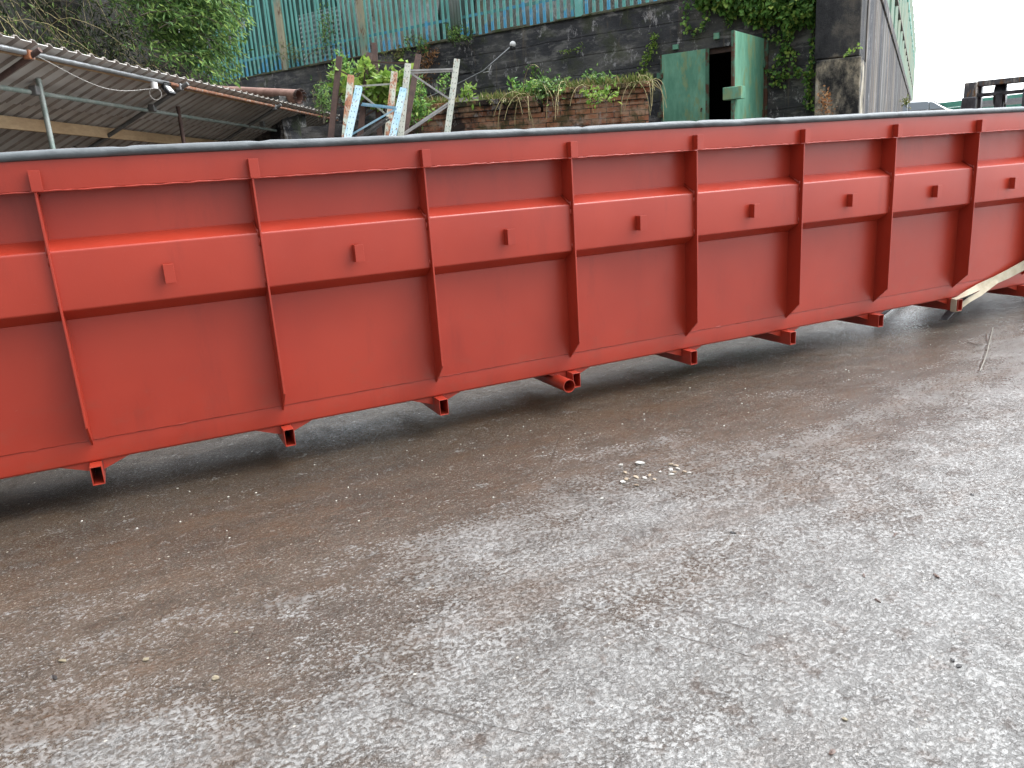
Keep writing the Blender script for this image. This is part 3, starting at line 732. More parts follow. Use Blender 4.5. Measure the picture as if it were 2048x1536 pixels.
strandplant('climbing_vine', 'lime green vine strand climbing the black wall just left of the green doors', 'climbing plant', [(1275,150),(1290,138),(1300,115),(1308,90),(1314,72)], L_BRIGHT, 150, .07, 4)
strandplant('climbing_vine', 'brown dead vine hanging down the black wall behind the grey rack', 'climbing plant', [(862,95),(852,120),(855,150),(850,170)], L_BROWN, 330, .06, 10)
strandplant('climbing_vine', 'reddish brown vine strand slanting up the black wall to the fence foot', 'climbing plant', [(862,130),(872,112),(883,93)], L_BROWN, 60, .05, 2.5)
strandplant('climbing_vine', 'small green creeper with yellow tips halfway up the black wall left of the lime vine', 'climbing plant', [(1122,105),(1150,101),(1165,98),(1167,84)], L_BRIGHT, 50, .05, 3)
strandplant('climbing_vine', 'small yellow green sprig crossing the pillar crack', 'climbing plant', [(1688,112),(1700,103),(1718,92)], L_BRIGHT, 40, .05, 2.5, depth=12.15)
strandplant('climbing_vine', 'thin green creeper on the black wall above the overgrown bed', 'climbing plant', [(1055,165),(1075,150),(1080,138),(1060,135)], L_IVY, 55, .07, 5)
strandplant('dead_ivy', 'orange brown dead ivy leaves at the foot of the pillar', 'climbing plant', [(1655,228),(1650,205),(1648,180)], L_BROWN, 120, .05, 6, depth=12.2)

def weed(name, label, cat, u, v0, v1, w, depth, mat, n, size, asp=.35, ns=7, lean=0, group=None, stem=M_TWIG2, onwall=False):
    f = (lambda u_, v_, o: MA @ wallpt(u_, v_, o)) if onwall else (lambda u_, v_, o: at(u_, v_, depth=depth-o))
    base = f(u, v0, .15); t = empty(name, base, label=label, cat=cat, group=group); o_ = -base
    st = MB(); lv = MB()
    for k in range(ns):
        uu = u+random.uniform(-w,w)*.5; top = (uu+random.uniform(-w,w)*.5+lean, v1+random.uniform(0,(v0-v1)*.45))
        a = f(uu, v0, .15+random.uniform(-.2,.2))+o_; b = f(*top, .15+random.uniform(-.25,.3))+o_
        pts = [a.lerp(b, i/5)+rv(.015) for i in range(6)]; st.tube(pts, .005, 4, False)
        for _ in range(n//ns):
            q_ = random.choice(pts[1:]).lerp(pts[-1], random.random()*.5)+rv(.045); leaf(lv, q_, rv(.8)+Vector((0,0,.1)), size*random.uniform(.6,1.3), asp)
    fol(st, 'stems', stem, t); fol(lv, 'foliage', mat, t)
random.seed(41)
weed('weed', 'tall leafy weed rising between the shed roof end and the brown rack post', 'plant', 650, 245, 165, 30, 12.5, L_BUDD, 340, .07, .3)
weed('weed', 'dark green climber clump against the wall behind the brown rack', 'plant', 687, 215, 105, 26, 12.8, L_IVY, 520, .07, .5, ns=9)
weed('weed', 'dry straw coloured weed beside the rusty pipe end', 'plant', 636, 225, 150, 26, 13, L_GRASS, 120, .06, .15)
weed('sapling', 'lime green broad leaved sapling growing among the racks', 'plant', 740, 222, 132, 85, 11.3, L_BRIGHT, 560, .13, .75, ns=14)
weed('sapling', 'upright lime green shoot above the sapling between the racks', 'plant', 728, 150, 118, 12, 11.2, L_BRIGHT, 40, .11, .7, ns=2)
weed('weed', 'tall slim green weed behind the right post of the brown rack', 'plant', 842, 215, 150, 28, 12.2, L_IVY, 260, .06, .4)
weed('weed', 'slim green weed left of the tall grey rack post', 'plant', 888, 190, 145, 10, 12.2, L_IVY, 80, .06, .4, ns=3)
weed('weed', 'dark green ferny weed on the left brick wall between the racks', 'plant', 832, 245, 200, 36, 11.4, L_IVY, 320, .08, .4)
weed('weed', 'small bright nettle on the brick wall below the lamp pole', 'plant', 934, 200, 176, 18, 11.7, L_BRIGHT, 80, .09, .4, ns=4)
weed('weed', 'bushy bright green plant at the left end of the taller brick section', 'plant', 1103, 198, 158, 44, 11.7, L_BUDD, 420, .08, .45, ns=14)
weed('weed', 'green bramble leaves trailing over the step in the brick wall', 'plant', 1060, 200, 165, 50, 12.0, L_IVY, 240, .08, .5)
weed('weed', 'leafy green plant on the brick wall top left of the doors', 'plant', 1200, 172, 150, 50, 11.9, L_BUDD, 240, .07, .45, ns=10)
weed('weed', 'green plant hanging over the corbels of the taller brick section', 'plant', 1203, 205, 178, 44, 11.25, L_BRIGHT, 130, .08, .5, ns=8)
weed('weed', 'pale weeds in front of the palisade foot beside the strip of sheet', 'plant', 928, 92, 50, 40, 0, L_BUDD, 260, .08, .35, ns=8, onwall=True)
weed('weed', 'pink tipped weed at the foot of the first wide fence post', 'plant', 612, 128, 88, 50, 0, L_GRASS, 260, .07, .3, ns=8, onwall=True)
weed('weed', 'tall flowering weed in front of the palisade left of the brown rack top', 'plant', 662, 118, 5, 24, 0, L_BUDD, 340, .07, .35, ns=6, onwall=True)
weed('weed', 'tufted weed between the fence and the dead brown vine', 'plant', 842, 112, 68, 34, 0, L_BUDD, 200, .08, .35, ns=7, onwall=True)
weed('weed', 'mixed green and yellow weed hanging at the fence foot left of the dead vine', 'plant', 797, 122, 95, 30, 0, L_GRASS, 150, .07, .4, ns=6, onwall=True)
weed('weed', 'yellow green moss tuft at the far foot of the wing wall', 'plant', 1812, 214, 196, 8, 30, L_GRASS, 90, .14, .3, ns=8)
def grass_top():
    random.seed(51); lv = MB(); st = MB()
    for k in range(5200):
        s_ = random.uniform(-LB-.2, .12); zt = zt1 if s_ > sm_ else zt2
        if mn.noise(Vector((s_*1.7, 3, 0))) < -.25 and s_ < sm_: continue
        p = MBm @ Vector((s_, random.uniform(-.12,.5), zt-.03)); L = random.uniform(.05,.17)
        d = Vector((0,0,1))+rv(.5) if random.random() < .6 else -nBr*.8+rv(.4)+Vector((0,0,-.5))
        leaf(lv, p, d, L, .09, .3)
    for k in range(34):
        s_ = random.choice((random.gauss(.0,.12), random.gauss(-1.55,.25), random.uniform(sm_-.3,0)))
        p = MBm @ Vector((min(.12,s_), -.12, (zt1 if s_ > sm_ else zt2)-.02)); st.tube(arch(p, -nBr*.4+rv(.3)+Vector((0,0,.1)), random.uniform(.3,.75), 3.0, 7, .08), .004, 4, False)
    o = fol(lv, 'grass', L_GRASS); o['kind'] = 'stuff'
    o2 = fol(st, 'dry_stems', M_TWIG, None); o2['kind'] = 'stuff'
grass_top()

# ================================================================== SHED (lean-to roof on scaffold tubes)
def shed():
    random.seed(61)
    t = empty('lean_to_shed', (E0.x, E0.y, GZ), azE, label='lean-to shed roof of corrugated sheets on scaffold tubes at the far left', cat='shed')
    # local: x along the eave, y towards the back, z up from the ground
    LZ = 2.6-GZ; PIT = R_(24)
    def rp(x_, d_, o=0): return Vector((x_, d_*cos(PIT)+o*sin(PIT), LZ-d_*sin(PIT)+o*cos(PIT)))
    x0, x1 = -3.5, 10.75
    # corrugated roof: box profile ribs, in two courses
    def course(d0, d1, o):
        mb = MB(); pitch = .23; x_ = x0; prof = []
        while x_ < x1:
            prof += [(x_,0),(x_+.150,0),(x_+.170,.030),(x_+.208,.030)]; x_ += pitch
        for px_, pz_ in prof:
            for dd in (d0, (d0+d1)/2, d1): mb.v.append(tuple(rp(px_, dd, o+pz_+.006*mn.noise(Vector((px_*3,dd,0))))))
        for i in range(len(prof)-1):
            for j in range(2): a = i*3+j; mb.f.append((a,a+1,a+4,a+3))
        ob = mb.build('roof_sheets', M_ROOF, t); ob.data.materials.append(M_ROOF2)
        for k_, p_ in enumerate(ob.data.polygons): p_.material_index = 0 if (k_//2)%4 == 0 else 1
        sm = ob.modifiers.new('s','SOLIDIFY'); sm.thickness = .008; sm.offset = 1
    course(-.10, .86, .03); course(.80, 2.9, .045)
    # eave tubes: galvanised near part, rusty far part
    MB().tube([rp(x0,0,-.01), rp(3.0,0,-.01)], .026, 12).build('eave_tube', M_GALV, t, smooth=40)
    MB().tube([rp(3.002,0,-.01), rp(10.7,0,-.01)], .025, 12).build('eave_tube', M_RUSTOR, t, smooth=40)
    MB().tube([rp(x0,.42,-.07), rp(10.4,.62,-.07)], .024, 12).build('purlin_tube', M_TUBEGR, t, smooth=40)
    MB().tube([rp(x0,1.9,-.07), rp(3,1.95,-.07)], .024, 12).build('purlin_tube', M_TUBEDK, t, smooth=40)
    MB().beam(rp(x0,.04,-.0), rp(6,.04,-.0), .03, .05).build('timber_batten', M_TIMBER, t)
    MB().beam(rp(x0,.98,-.035), rp(8.5,1.30,-.035), .05, .13).build('timber_purlin', M_TIMBER, t, bevel=.004)
    # rafters
    for xr, mt in ((.35, M_RUSTDK), (3.28, M_TUBEDK), (6.75, M_TUBEDK), (10.3, M_GALV)):
        MB().tube([rp(xr,-.12,-.045), rp(xr+.0,2.8,-.12)], .026, 12).build('rafter_tube', mt, t, smooth=40)
        MB().box(-.04,.04,-.035,.035,-.04,.04, Matrix.Translation(rp(xr,0,-.03))).build('clamp', M_RUSTOR if xr < 1 else M_GALV, t, bevel=.01)
    for xr in (.95, 3.28, 7.15): MB().box(-.04,.04,-.04,.04,-.045,.045, Matrix.Translation(rp(xr,.45,-.07))).build('clamp', M_TUBEDK, t, bevel=.012)
    # posts
    for xr, yy, mt in ((1.0,.42,M_TUBEGR), (4.1,.5,M_RUSTDK), (9.6,.6,M_GALV), (-2.4,.42,M_TUBEGR)):
        p = rp(xr, yy, -.07); MB().tube([(p.x, p.y, .0), (p.x, p.y, p.z+.10)], .026, 12).build('post', mt, t, smooth=40)
    for xr in (-2.4, 1.0, 4.1, 7.3, 10.0):
        p = rp(xr, 2.7, -.05); MB().tube([(p.x,p.y,0),(p.x,p.y,p.z)], .026, 10).build('post', M_TUBEDK, t, smooth=40)
    # rear sheeting
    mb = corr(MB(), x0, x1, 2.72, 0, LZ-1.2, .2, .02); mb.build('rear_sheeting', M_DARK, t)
    mt = Matrix.Rotation(azE, 4, 'Z'); mt.translation = Vector((E0.x, E0.y, GZ))
    return mt, rp
MSH, rp = shed()
# floodlight, junction box and cable
fp = MSH @ rp(2.93, .02, -.10)
fl = empty('floodlight', fp, azE, label='small black floodlight with a white lens hanging under the shed eave', cat='lamp')
TM = Matrix.Rotation(R_(-35), 4, 'X')
MB().box(-.085,.085,-.03,.015,-.065,.065, TM).build('housing', M_BLACK, fl, bevel=.006)
MB().box(-.055,.055,-.036,-.0305,-.038,.038, TM).build('lens', M_WHITE, fl, bevel=.002)
MB().beam((-.09,0,0),(-.09,0,.09),.012,.02).beam((.09,0,0),(.09,0,.09),.012,.02).beam((-.095,0,.09),(.095,0,.09),.02,.012).build('bracket', M_BLACK, fl)
jp = MSH @ rp(2.62, .02, -.07)
tag(MB().tube([jp+Vector((0,0,-.035)), jp+Vector((0,0,.035))], .04, 16).build('junction_box', M_WHITE, smooth=40), label='round white junction box under the shed eave beside the floodlight', cat='electrical box')
c0 = MSH @ rp(.45, -.02, -.04); c1 = jp+Vector((0,0,-.03))
pts = [c0.lerp(c1, i/24)+Vector((0,0,-.11*sin(pi*i/24)*(1+.25*sin(pi*i/24)))) for i in range(25)]
lp = [c1+Vector((.05*sin(a)*1.3, -.02, -.06+.07*cos(a))) for a in [i*2*pi/14 for i in range(14)]]
tag(MB().tube(pts+lp, .0028, 6, False).build('cable', NT('grey_cable').set((.42,.41,.38), .5), smooth=0), label='thin pale cable sagging under the shed eave to the junction box', cat='cable')
# pale sheets stacked under the shed, only their top shows
sp = at(120, 297, depth=7.6)
mb = MB()
for k in range(6): mb.box(-.5, .45+.02*k, -.3, .3, -1.9+.31*k, -1.9+.305*(k+1), Matrix.Rotation(.04*k, 4, 'Z'))
tag(mb.build('stacked_crates', worn('pale_crate', (.30,.30,.28), (.16,.15,.14), 6), None, bevel=.006, loc=(sp.x, sp.y, sp.z+.04), rz=azE), label='pale grey pile just showing over the tarpaulin under the shed', cat='stack')

# ================================================================== RUSTY PIPE on the slope behind the shed
pa = at(500, 188, depth=15.2); pb_ = at(596, 193, depth=14.6); ax = (pb_-pa).normalized(); pa = pa-ax*.9
xx = ax.cross(Vector((0,0,1))).normalized(); yy = xx.cross(ax)
N = 26
def circ(r): return [xx*(r*cos(2*pi*i/N))+yy*(r*sin(2*pi*i/N)) for i in range(N)]
rpipe = empty('rusty_pipe', pa, label='wide rusty brown steel pipe with a torn open end lying behind the shed roof', cat='pipe')
mb = MB().ring((0,0,0), pb_-pa, circ(.125), circ(.112)); mb.build('pipe_body', M_RPIPE, rpipe, smooth=40)
mb = MB(); L = pb_-pa
for i in range(N):
    if i % 2: continue
    a = 2*pi*i/N; o = (xx*cos(a)+yy*sin(a)); e = random.uniform(.04,.12)
    b2 = 2*pi*(i+1.6)/N; o2 = (xx*cos(b2)+yy*sin(b2))
    mb.add([L+o*.121, L+o2*.121, L+ax*e+o2*.145, L+ax*e*.8+o*.13], [(0,1,2,3)])
ob = mb.build('torn_flange', M_RUSTDK, rpipe); ob.modifiers.new('s','SOLIDIFY').thickness = .008
bp = pa.lerp(pb_, .5); 
tag(MB().box(-.9,.9,-.3,.3,0,bp.z-.13-GZ).build('pipe_plinth', M_WALL, None, loc=(bp.x,bp.y,GZ), rz=math.atan2(ax.y,ax.x)), label='dark concrete ledge under the rusty pipe behind the shed', cat='ledge')
# rough brick stub under the racks at the left
bs = CAM+ray(660, 252)*12.2
tag(MB().box(-.4,1.0,-.2,.2,0, bs.z-GZ).build('brick_stub', M_WALL, None, loc=(bs.x,bs.y,GZ), rz=azBr), label='low dark stub wall behind the leaning brown rack', cat='wall')

# ================================================================== LEANING RACK FRAMES
def holed_post(mb, a, b, w=.075, d=.06):
    ax_ = (b-a).normalized(); x_ = Vector((1,-.35,0)).normalized(); x_ = (x_-ax_*x_.dot(ax_)).normalized(); y_ = ax_.cross(x_)
    def pl(o, hw, hd): 
        c_ = [x_*(i*hw)+y_*(j*hd)+o for i, j in ((-1,-1),(1,-1),(1,1),(-1,1))]
        mb.add([a+q for q in c_]+[b+q for q in c_], [(3,2,1,0),(4,5,6,7)]+[(i,(i+1)%4,(i+1)%4+4,i+4) for i in range(4)])
    s_ = -1 if y_.dot(FW) > 0 else 1
    pl(y_*s_*d/2, w/2, .002); pl(x_*w/2, .002, d/2); pl(-x_*w/2, .002, d/2)
    L = (b-a).length; n_ = int(L/.075); hb = MB()
    for i in range(n_):
        p = a+ax_*(.04+i*.075)
        for sx in (-.018, .018): hb.add([p+x_*(sx+dx)+ax_*dz+y_*s_*(d/2+.0032) for dx, dz in ((-.0035,-.008),(.0035,-.008),(.0035,.008),(-.0035,.008))], [(0,1,2,3)])
    return hb
def rack(label, posts, braces, mat, bmat, hole=True):
    P = []
    for (u0,v0,u1,v1,dep0,dep1) in posts:
        a = at(u0,v0,depth=dep0); b = at(u1,v1,depth=dep1); dd = (b-a); k = (GZ-a.z)/dd.z; P.append((a, a+dd*k))
    base = (P[0][1]+P[-1][1])/2; t = empty('rack_frame', base, label=label, cat='rack frame', group='old upright rack frames leaning behind the trough')
    for a, b in P:
        mb = MB(); hb = holed_post(mb, a-base, b-base); nf = len(mb.f)
        if hole: mb.add(hb.v, hb.f)
        o = mb.build('post', mat, t); o.data.materials.append(M_BLACK)
        for k_, p_ in enumerate(o.data.polygons): p_.material_index = 0 if k_ < nf else 1
    for (u0,v0,u1,v1,dep,bm_) in braces:
        MB().beam(at(u0,v0,depth=dep)-base, at(u1,v1,depth=dep+.03)-base, .012, .022).build('brace', bm_ or bmat, t)
rack('tall grey-green flaking rack frame furthest right of the leaning racks', [(816,129,801,272,10.3,10.2),(914,120,894,270,10.5,10.4)],
     [(820,141,906,138,10.4,None),(820,146,906,142,10.42,None),(818,144,900,199,10.38,None),(896,206,805,268,10.36,None),(898,210,807,270,10.44,None)], M_RACKG, worn('grey_brace',(.34,.35,.34),(.46,.46,.44),8))
rack('pale blue flaking rack frame in front of the others', [(718,174,695,277,9.6,9.5),(807,178,785,273,9.8,9.7)],
     [(724,207,792,215,9.7,None),(722,210,792,217,9.73,None),(793,217,703,269,9.68,None),(776,234,715,277,9.8,M_TUBEDK),(779,238,720,279,9.83,M_TUBEDK)], M_RACKB, worn('blue_brace',(.20,.42,.55),(.36,.52,.60),8))
rack('rust-topped pale green rack frame just behind the blue one', [(702,152,690,276,10.0,9.9),(789,145,775,273,10.1,10.0)],
     [(706,173,782,168,10.05,None),(705,174,772,229,10.02,None)], M_RACKR, M_RACKG)
rack('dark brown rusted rack frame leaning furthest left', [(679,114,669,207,11.0,11.0),(739,107,720,273,11.2,11.1)],
     [(681,142,701,152,11,None),(726,140,670,203,11.05,None),(671,205,694,218,11,None),(722,216,762,190,11.05,None)], M_RUSTDK, M_RUSTDK, False)
rack('dark brown rusted rack frame standing behind the grey-green one', [(748,87,755,200,11.3,11.3),(837,110,811,260,11.0,10.9)],
     [(742,124,822,127,11.1,None),(800,190,720,238,11.15,None)], M_RUSTDK, M_RUSTDK, False)

# ================================================================== LAMP ON A CONDUIT
g0 = MA @ wallpt(1036, 93, .22); q1 = MA @ wallpt(975, 143, .16); q2 = MA @ wallpt(915, 172, .12); q3 = MA @ wallpt(820, 212, .08)
la = empty('wall_lamp', g0, label='round white lamp on the end of a long slanting conduit on the black wall', cat='lamp')
MB().tube([q3-g0, q2-g0, q1-g0, Vector((0,0,0))+(q1-g0).normalized()*.05], .013, 8).build('conduit', M_GALV, la, smooth=0)
MB().tube([q1-g0+Vector((0,0,-.03)), (q1-g0)*.8+Vector((0,0,-.10)), (q1-g0)*.72+Vector((0,0,-.02))], .008, 6).build('cable_loop', M_WHITE, la, smooth=0)
bm = bmesh.new(); bmesh.ops.create_uvsphere(bm, u_segments=20, v_segments=12, radius=.062)
me = bpy.data.meshes.new('globe'); bm.to_mesh(me); bm.free(); me.materials.append(M_WHITE)
for p in me.polygons: p.use_smooth = True
ob = bpy.data.objects.new('globe', me); COL.objects.link(ob); ob.parent = la; ob.location = (.01,-.01,.02)
MB().tube([(0,0,-.06),(0,0,-.01)], .052, 14).build('lamp_base', M_BLACK, la)

# ================================================================== RED STEEL TROUGH
RIBS = [-1.0, 0.0, 1.022, 2.0, 3.0, 4.004, 5.0, 5.986, 7.0, 8.0, 9.0, 9.9]
X0, X1 = -1.6, 10.3; DEP = 0.66
tr = empty('steel_trough', (0,0,0), label='very long red oxide painted steel trough with ribs, filling the width of the yard', cat='trough')
random.seed(71)
def longplate(name, prof, rads, x0=X0, x1=X1, wav=0):
    pr_ = fillet(prof, rads); n_ = len(pr_); mb = MB(); NX = 120 if wav else 1
    for i in range(NX+1):
        x_ = x0+(x1-x0)*i/NX
        for (y_, z_) in pr_: mb.v.append((x_, y_+(wav*mn.noise(Vector((x_*1.5, z_*1.5, 2))) if wav else 0), z_))
    for i in range(NX):
        for j in range(n_): j2 = (j+1)%n_; mb.f.append((i*n_+j, (i+1)*n_+j, (i+1)*n_+j2, i*n_+j2))
    mb.f += [tuple(range(n_)), tuple(reversed(range(NX*n_, NX*n_+n_)))]
    return mb.build(name, M_RED, tr, smooth=30)
longplate('bottom_beam', [(-.004,.030),(-.004,-.095),(.10,-.095),(.10,.030)], [.003,.016,.005,.0])
# side plates between ribs, each very slightly dished by welding
mb = MB(); NX, NZ = 200, 14
for (z0, z1, nz) in ((.034, 1.40, 26),):
    for i in range(NX+1):
        x_ = X0+(X1-X0)*i/NX
        fr = 1
        for r in RIBS: fr = min(fr, abs(x_-r)*2)
        for j in range(nz+1):
            z_ = z0+(z1-z0)*j/nz; dish = .0012*ease(fr)*sin(pi*min(1,max(0,(z_-.03)/.66)))
            mb.v.append((x_, dish+.0015*mn.noise(Vector((x_*2, z_*3, 1))), z_))
    for i in range(NX):
        for j in range(nz): a = i*(nz+1)+j; mb.f.append((a,a+1,a+nz+2,a+nz+1))
o = mb.build('side_plate', M_RED, tr, smooth=0); sm = o.modifiers.new('s','SOLIDIFY'); sm.thickness = .008; sm.offset = -1
es = o.modifiers.new('e','EDGE_SPLIT'); es.split_angle = R_(30)
# orientation-proof: plate sits between y=0 and y=.008 whichever way normals face
longplate('upper_beam', [(-.110,1.500),(-.110,1.345),(-.02,1.345),(-.02,1.500)], [.008,.004,.003,.003], wav=.0015)
longplate('waist_beam', [(-.003,1.108),(-.112,1.050),(-.112,.750),(-.003,.688)], [0,.016,.014,0])
longplate('rear_side', [(DEP,1.5),(DEP,-.09),(DEP+.01,-.09),(DEP+.01,1.5)], [0,0,0,0])
longplate('floor_plate', [(.102,-.08),(.102,-.092),(DEP-.002,-.092),(DEP-.002,-.08)], [0,0,0,0])
for xe in (X0-.01, X1): MB().box(xe, xe+.01, 0.012, DEP+.01, -.09, 1.5).build('end_plate', M_RED, tr)
# weld beads
def bead(name, f, x0, x1, r=.004):
    pts = []; n_ = int((x1-x0)/.03)
    for i in range(n_+1):
        x_ = x0+(x1-x0)*i/n_; y_, z_ = f(x_); pts.append((x_, y_+random.gauss(0,.0008), z_+random.gauss(0,.001)))
    MB().tube(pts, [r*random.uniform(.6,1.3) for _ in pts], 6).build(name, M_RED, tr, smooth=0)
bead('weld_bead', lambda x_: (-.111, 1.342), X0+.01, X1-.01, .005)
bead('weld_bead', lambda x_: (-.004, .033), X0+.01, X1-.01, .0035)
for i, x_ in enumerate(RIBS):
    lean = random.uniform(-.004,.004); th = .010
    mb = MB(); prof = [(-.144,1.338),(-.144,.134),(-.002,.0),(-.002,1.338)]
    mb.prism(prof, x_-th/2, x_+th/2)
    rb = mb.build('rib', M_RED, tr, bevel=.0015)
    # welds along the rib root and stitch welds
    wb = MB()
    for z0, z1 in ((.05,.68),(1.11,1.33)):
        n_ = int((z1-z0)/.03); wb.tube([(x_+.006+random.gauss(0,.001), -.004, z0+(z1-z0)*k/n_) for k in range(n_+1)], [.004*random.uniform(.5,1.3) for _ in range(n_+1)], 5)
    for z0 in (.76, .98, 1.03): wb.tube([(x_-.009,-.114,z0),(x_-.009,-.116,z0+.04)], .005, 6)
    wb.tube([(x_-.012,-.008,1.112),(x_-.012,-.112,1.058)], .004, 6)
    wb.build('weld_bead', M_RED, rb, smooth=0)
    # angle cleat above the rib, on the upper beam
    xc = x_+.0
    MB().box(xc-.012, xc-.006, -.156, -.111, 1.343, 1.441).box(xc-.012, xc+.038, -.162, -.156, 1.343, 1.441).build('cleat', M_RED, tr, bevel=.001)
    # cleat on the waist beam, mid-bay
    xb = x_+.503+(.0 if i != 1 else .0)
    if xb < X1-.2:
        MB().box(xb, xb+.006, -.158, -.113, .838, .936).box(xb, xb+.052, -.164, -.158, .838, .936).build('cleat', M_RED, tr, bevel=.001)
    # cross tube under the trough, open at the end
    def rect(hw, hh): return [Vector((a*hw,0,b*hh)) for a, b in ((-1,-1),(1,-1),(1,1),(-1,1))]
    if x_ != 3.0 or True:
        jx = random.gauss(0,.004); ye = -.092 if x_ != 3.0 else -.075
        MB().ring((x_+jx, ye, -.148), (x_+jx, DEP+.08, -.148), rect(.030,.052), rect(.0255,.0475)).build('cross_tube', M_RED, tr, bevel=.0015)
    for yy_ in (.012, .50):
        MB().add([(x_+a, yy_+c_, z_) for c_ in (0,.01) for a, z_ in ((-.175,-.0955),(-.031,-.148),(-.031,-.0955))], [(0,1,2),(5,4,3),(0,3,4,1),(1,4,5,2),(2,5,3,0)]).build('gusset', M_RED, tr)
        MB().add([(x_+a, yy_+c_, z_) for c_ in (0,.01) for a, z_ in ((.165,-.0955),(.031,-.148),(.031,-.0955))], [(0,1,2),(5,4,3),(0,3,4,1),(1,4,5,2),(2,5,3,0)]).build('gusset', M_RED, tr)
NC = 28
def circy(r): return [Vector((r*cos(2*pi*i/NC), 0, r*sin(2*pi*i/NC))) for i in range(NC)]
MB().ring((2.890,-.165,-.150), (2.890,DEP,-.150), circy(.046), circy(.0415)).build('drain_pipe', M_RED, tr, smooth=40)

# ================================================================== TARPAULIN rolled over the top edge
random.seed(81)
mb = MB(); NX = 420
for i in range(NX+1):
    x_ = X0-.05+(X1-X0+.1)*i/NX
    w1 = mn.noise(Vector((x_*.9,0,0)))*.007; w2 = mn.noise(Vector((x_*4,5,0)))*.005; k_ = mn.noise(Vector((x_*1.7,9,0)))
    crease = .020*max(0, 1-abs(((x_*1.37+k_*.5) % 1.0)-.5)*14)
    prof = [(-.114,1.488),(-.124,1.492),(-.131,1.502),(-.132,1.512),(-.126,1.524),(-.112,1.532),(-.09,1.536),(-.05,1.532),(.05,1.525),(.2,1.518),(.50,1.528),(DEP+.02,1.53),(DEP+.04,1.48)]
    for j, (y_, z_) in enumerate(prof):
        am = 1 if 0 < j < 9 else .5
        mb.v.append((x_, y_-w2*am*(1 if j < 6 else 0)-crease*.6*(2 <= j <= 4), z_+w1*am+w2*.6*am-crease*.35*(j in (5,6,7))))
n_ = len(prof)
for i in range(NX):
    for j in range(n_-1): a = i*n_+j; mb.f.append((a,a+1,a+n_+1,a+n_))
o = mb.build('tarpaulin', M_TARP, smooth=0); sm = o.modifiers.new('s','SOLIDIFY'); sm.thickness = .004
tag(o, label='dark grey tarpaulin wrapped over the top edge of the red trough', cat='tarpaulin')

# ================================================================== LIFTING SLING
def ribbon(mb, pts, w, ups, th=.005):
    pts = [Vector(p) for p in pts]; k = len(pts); b = len(mb.v)
    for i, p in enumerate(pts):
        d = (pts[min(i+1,k-1)]-pts[max(i-1,0)]).normalized(); s_ = (Vector(ups[i])-d*d.dot(Vector(ups[i]))).normalized()*(w[i] if isinstance(w, list) else w)/2
        n_ = d.cross(s_).normalized()*th/2
        for q in (p-s_-n_, p+s_-n_, p+s_+n_, p-s_+n_): mb.v.append(tuple(q))
    for i in range(k-1):
        for j in range(4): a = b+i*4; j2 = (j+1)%4; mb.f.append((a+j,a+j2,a+4+j2,a+4+j))
    mb.f += [(b+3,b+2,b+1,b),(b+4*(k-1),b+4*(k-1)+1,b+4*(k-1)+2,b+4*(k-1)+3)]
def sling():
    t = empty('lifting_sling', (7,-.03,-.2), label='cream webbing sling looped round a cross tube and pulled up to the right', cat='sling')
    o_ = -Vector(t.location)
    xl = 7.0; h = .037; mb = MB()
    loop = [(xl+h,-.055,-.205),(xl-h,-.055,-.206),(xl-h-.002,-.055,-.148),(xl-h,-.055,-.094),(xl+.02,-.07,-.080),(xl+.16,-.055,-.055),(xl+.34,-.035,-.025),(xl+.52,-.04,.005),(xl+.72,-.05,.05),(xl+.95,-.07,.12),(xl+1.3,-.17,.26),(xl+1.9,-.21,.60),(xl+2.6,-.21,1.50),(xl+2.8,-.05,1.56)]
    ups = [(0,1,0)]*4+[(0,1,0),(0,.8,.5),(0,.4,.9),(0,.2,1),(0,.1,1),(0,0,1),(0,0,1),(0,.3,1),(0,1,0),(0,1,0)]
    fine = []; fu = []
    for i in range(len(loop)-1):
        for k in range(5):
            f = k/5; fine.append(Vector(loop[i]).lerp(Vector(loop[i+1]), f)+o_); fu.append(Vector(ups[i]).lerp(Vector(ups[i+1]), f))
    ribbon(mb, fine, [.055+.035*ease((i-25)/20) for i in range(len(fine))], fu); mb.build('strap', M_CREAM, t, smooth=40)
    mb = MB(); l2 = [(xl+h+.002,-.05,-.205),(xl+h+.03,-.055,-.165),(xl+.15,-.065,-.125),(xl+.30,-.065,-.085),(xl+.42,-.055,-.045),(xl+.56,-.05,.005)]
    l2 = [Vector(p)+o_ for p in l2]; ribbon(mb, l2, .045, [(0,.6,1)]*6); mb.build('strap', M_CREAM, t)
sling()

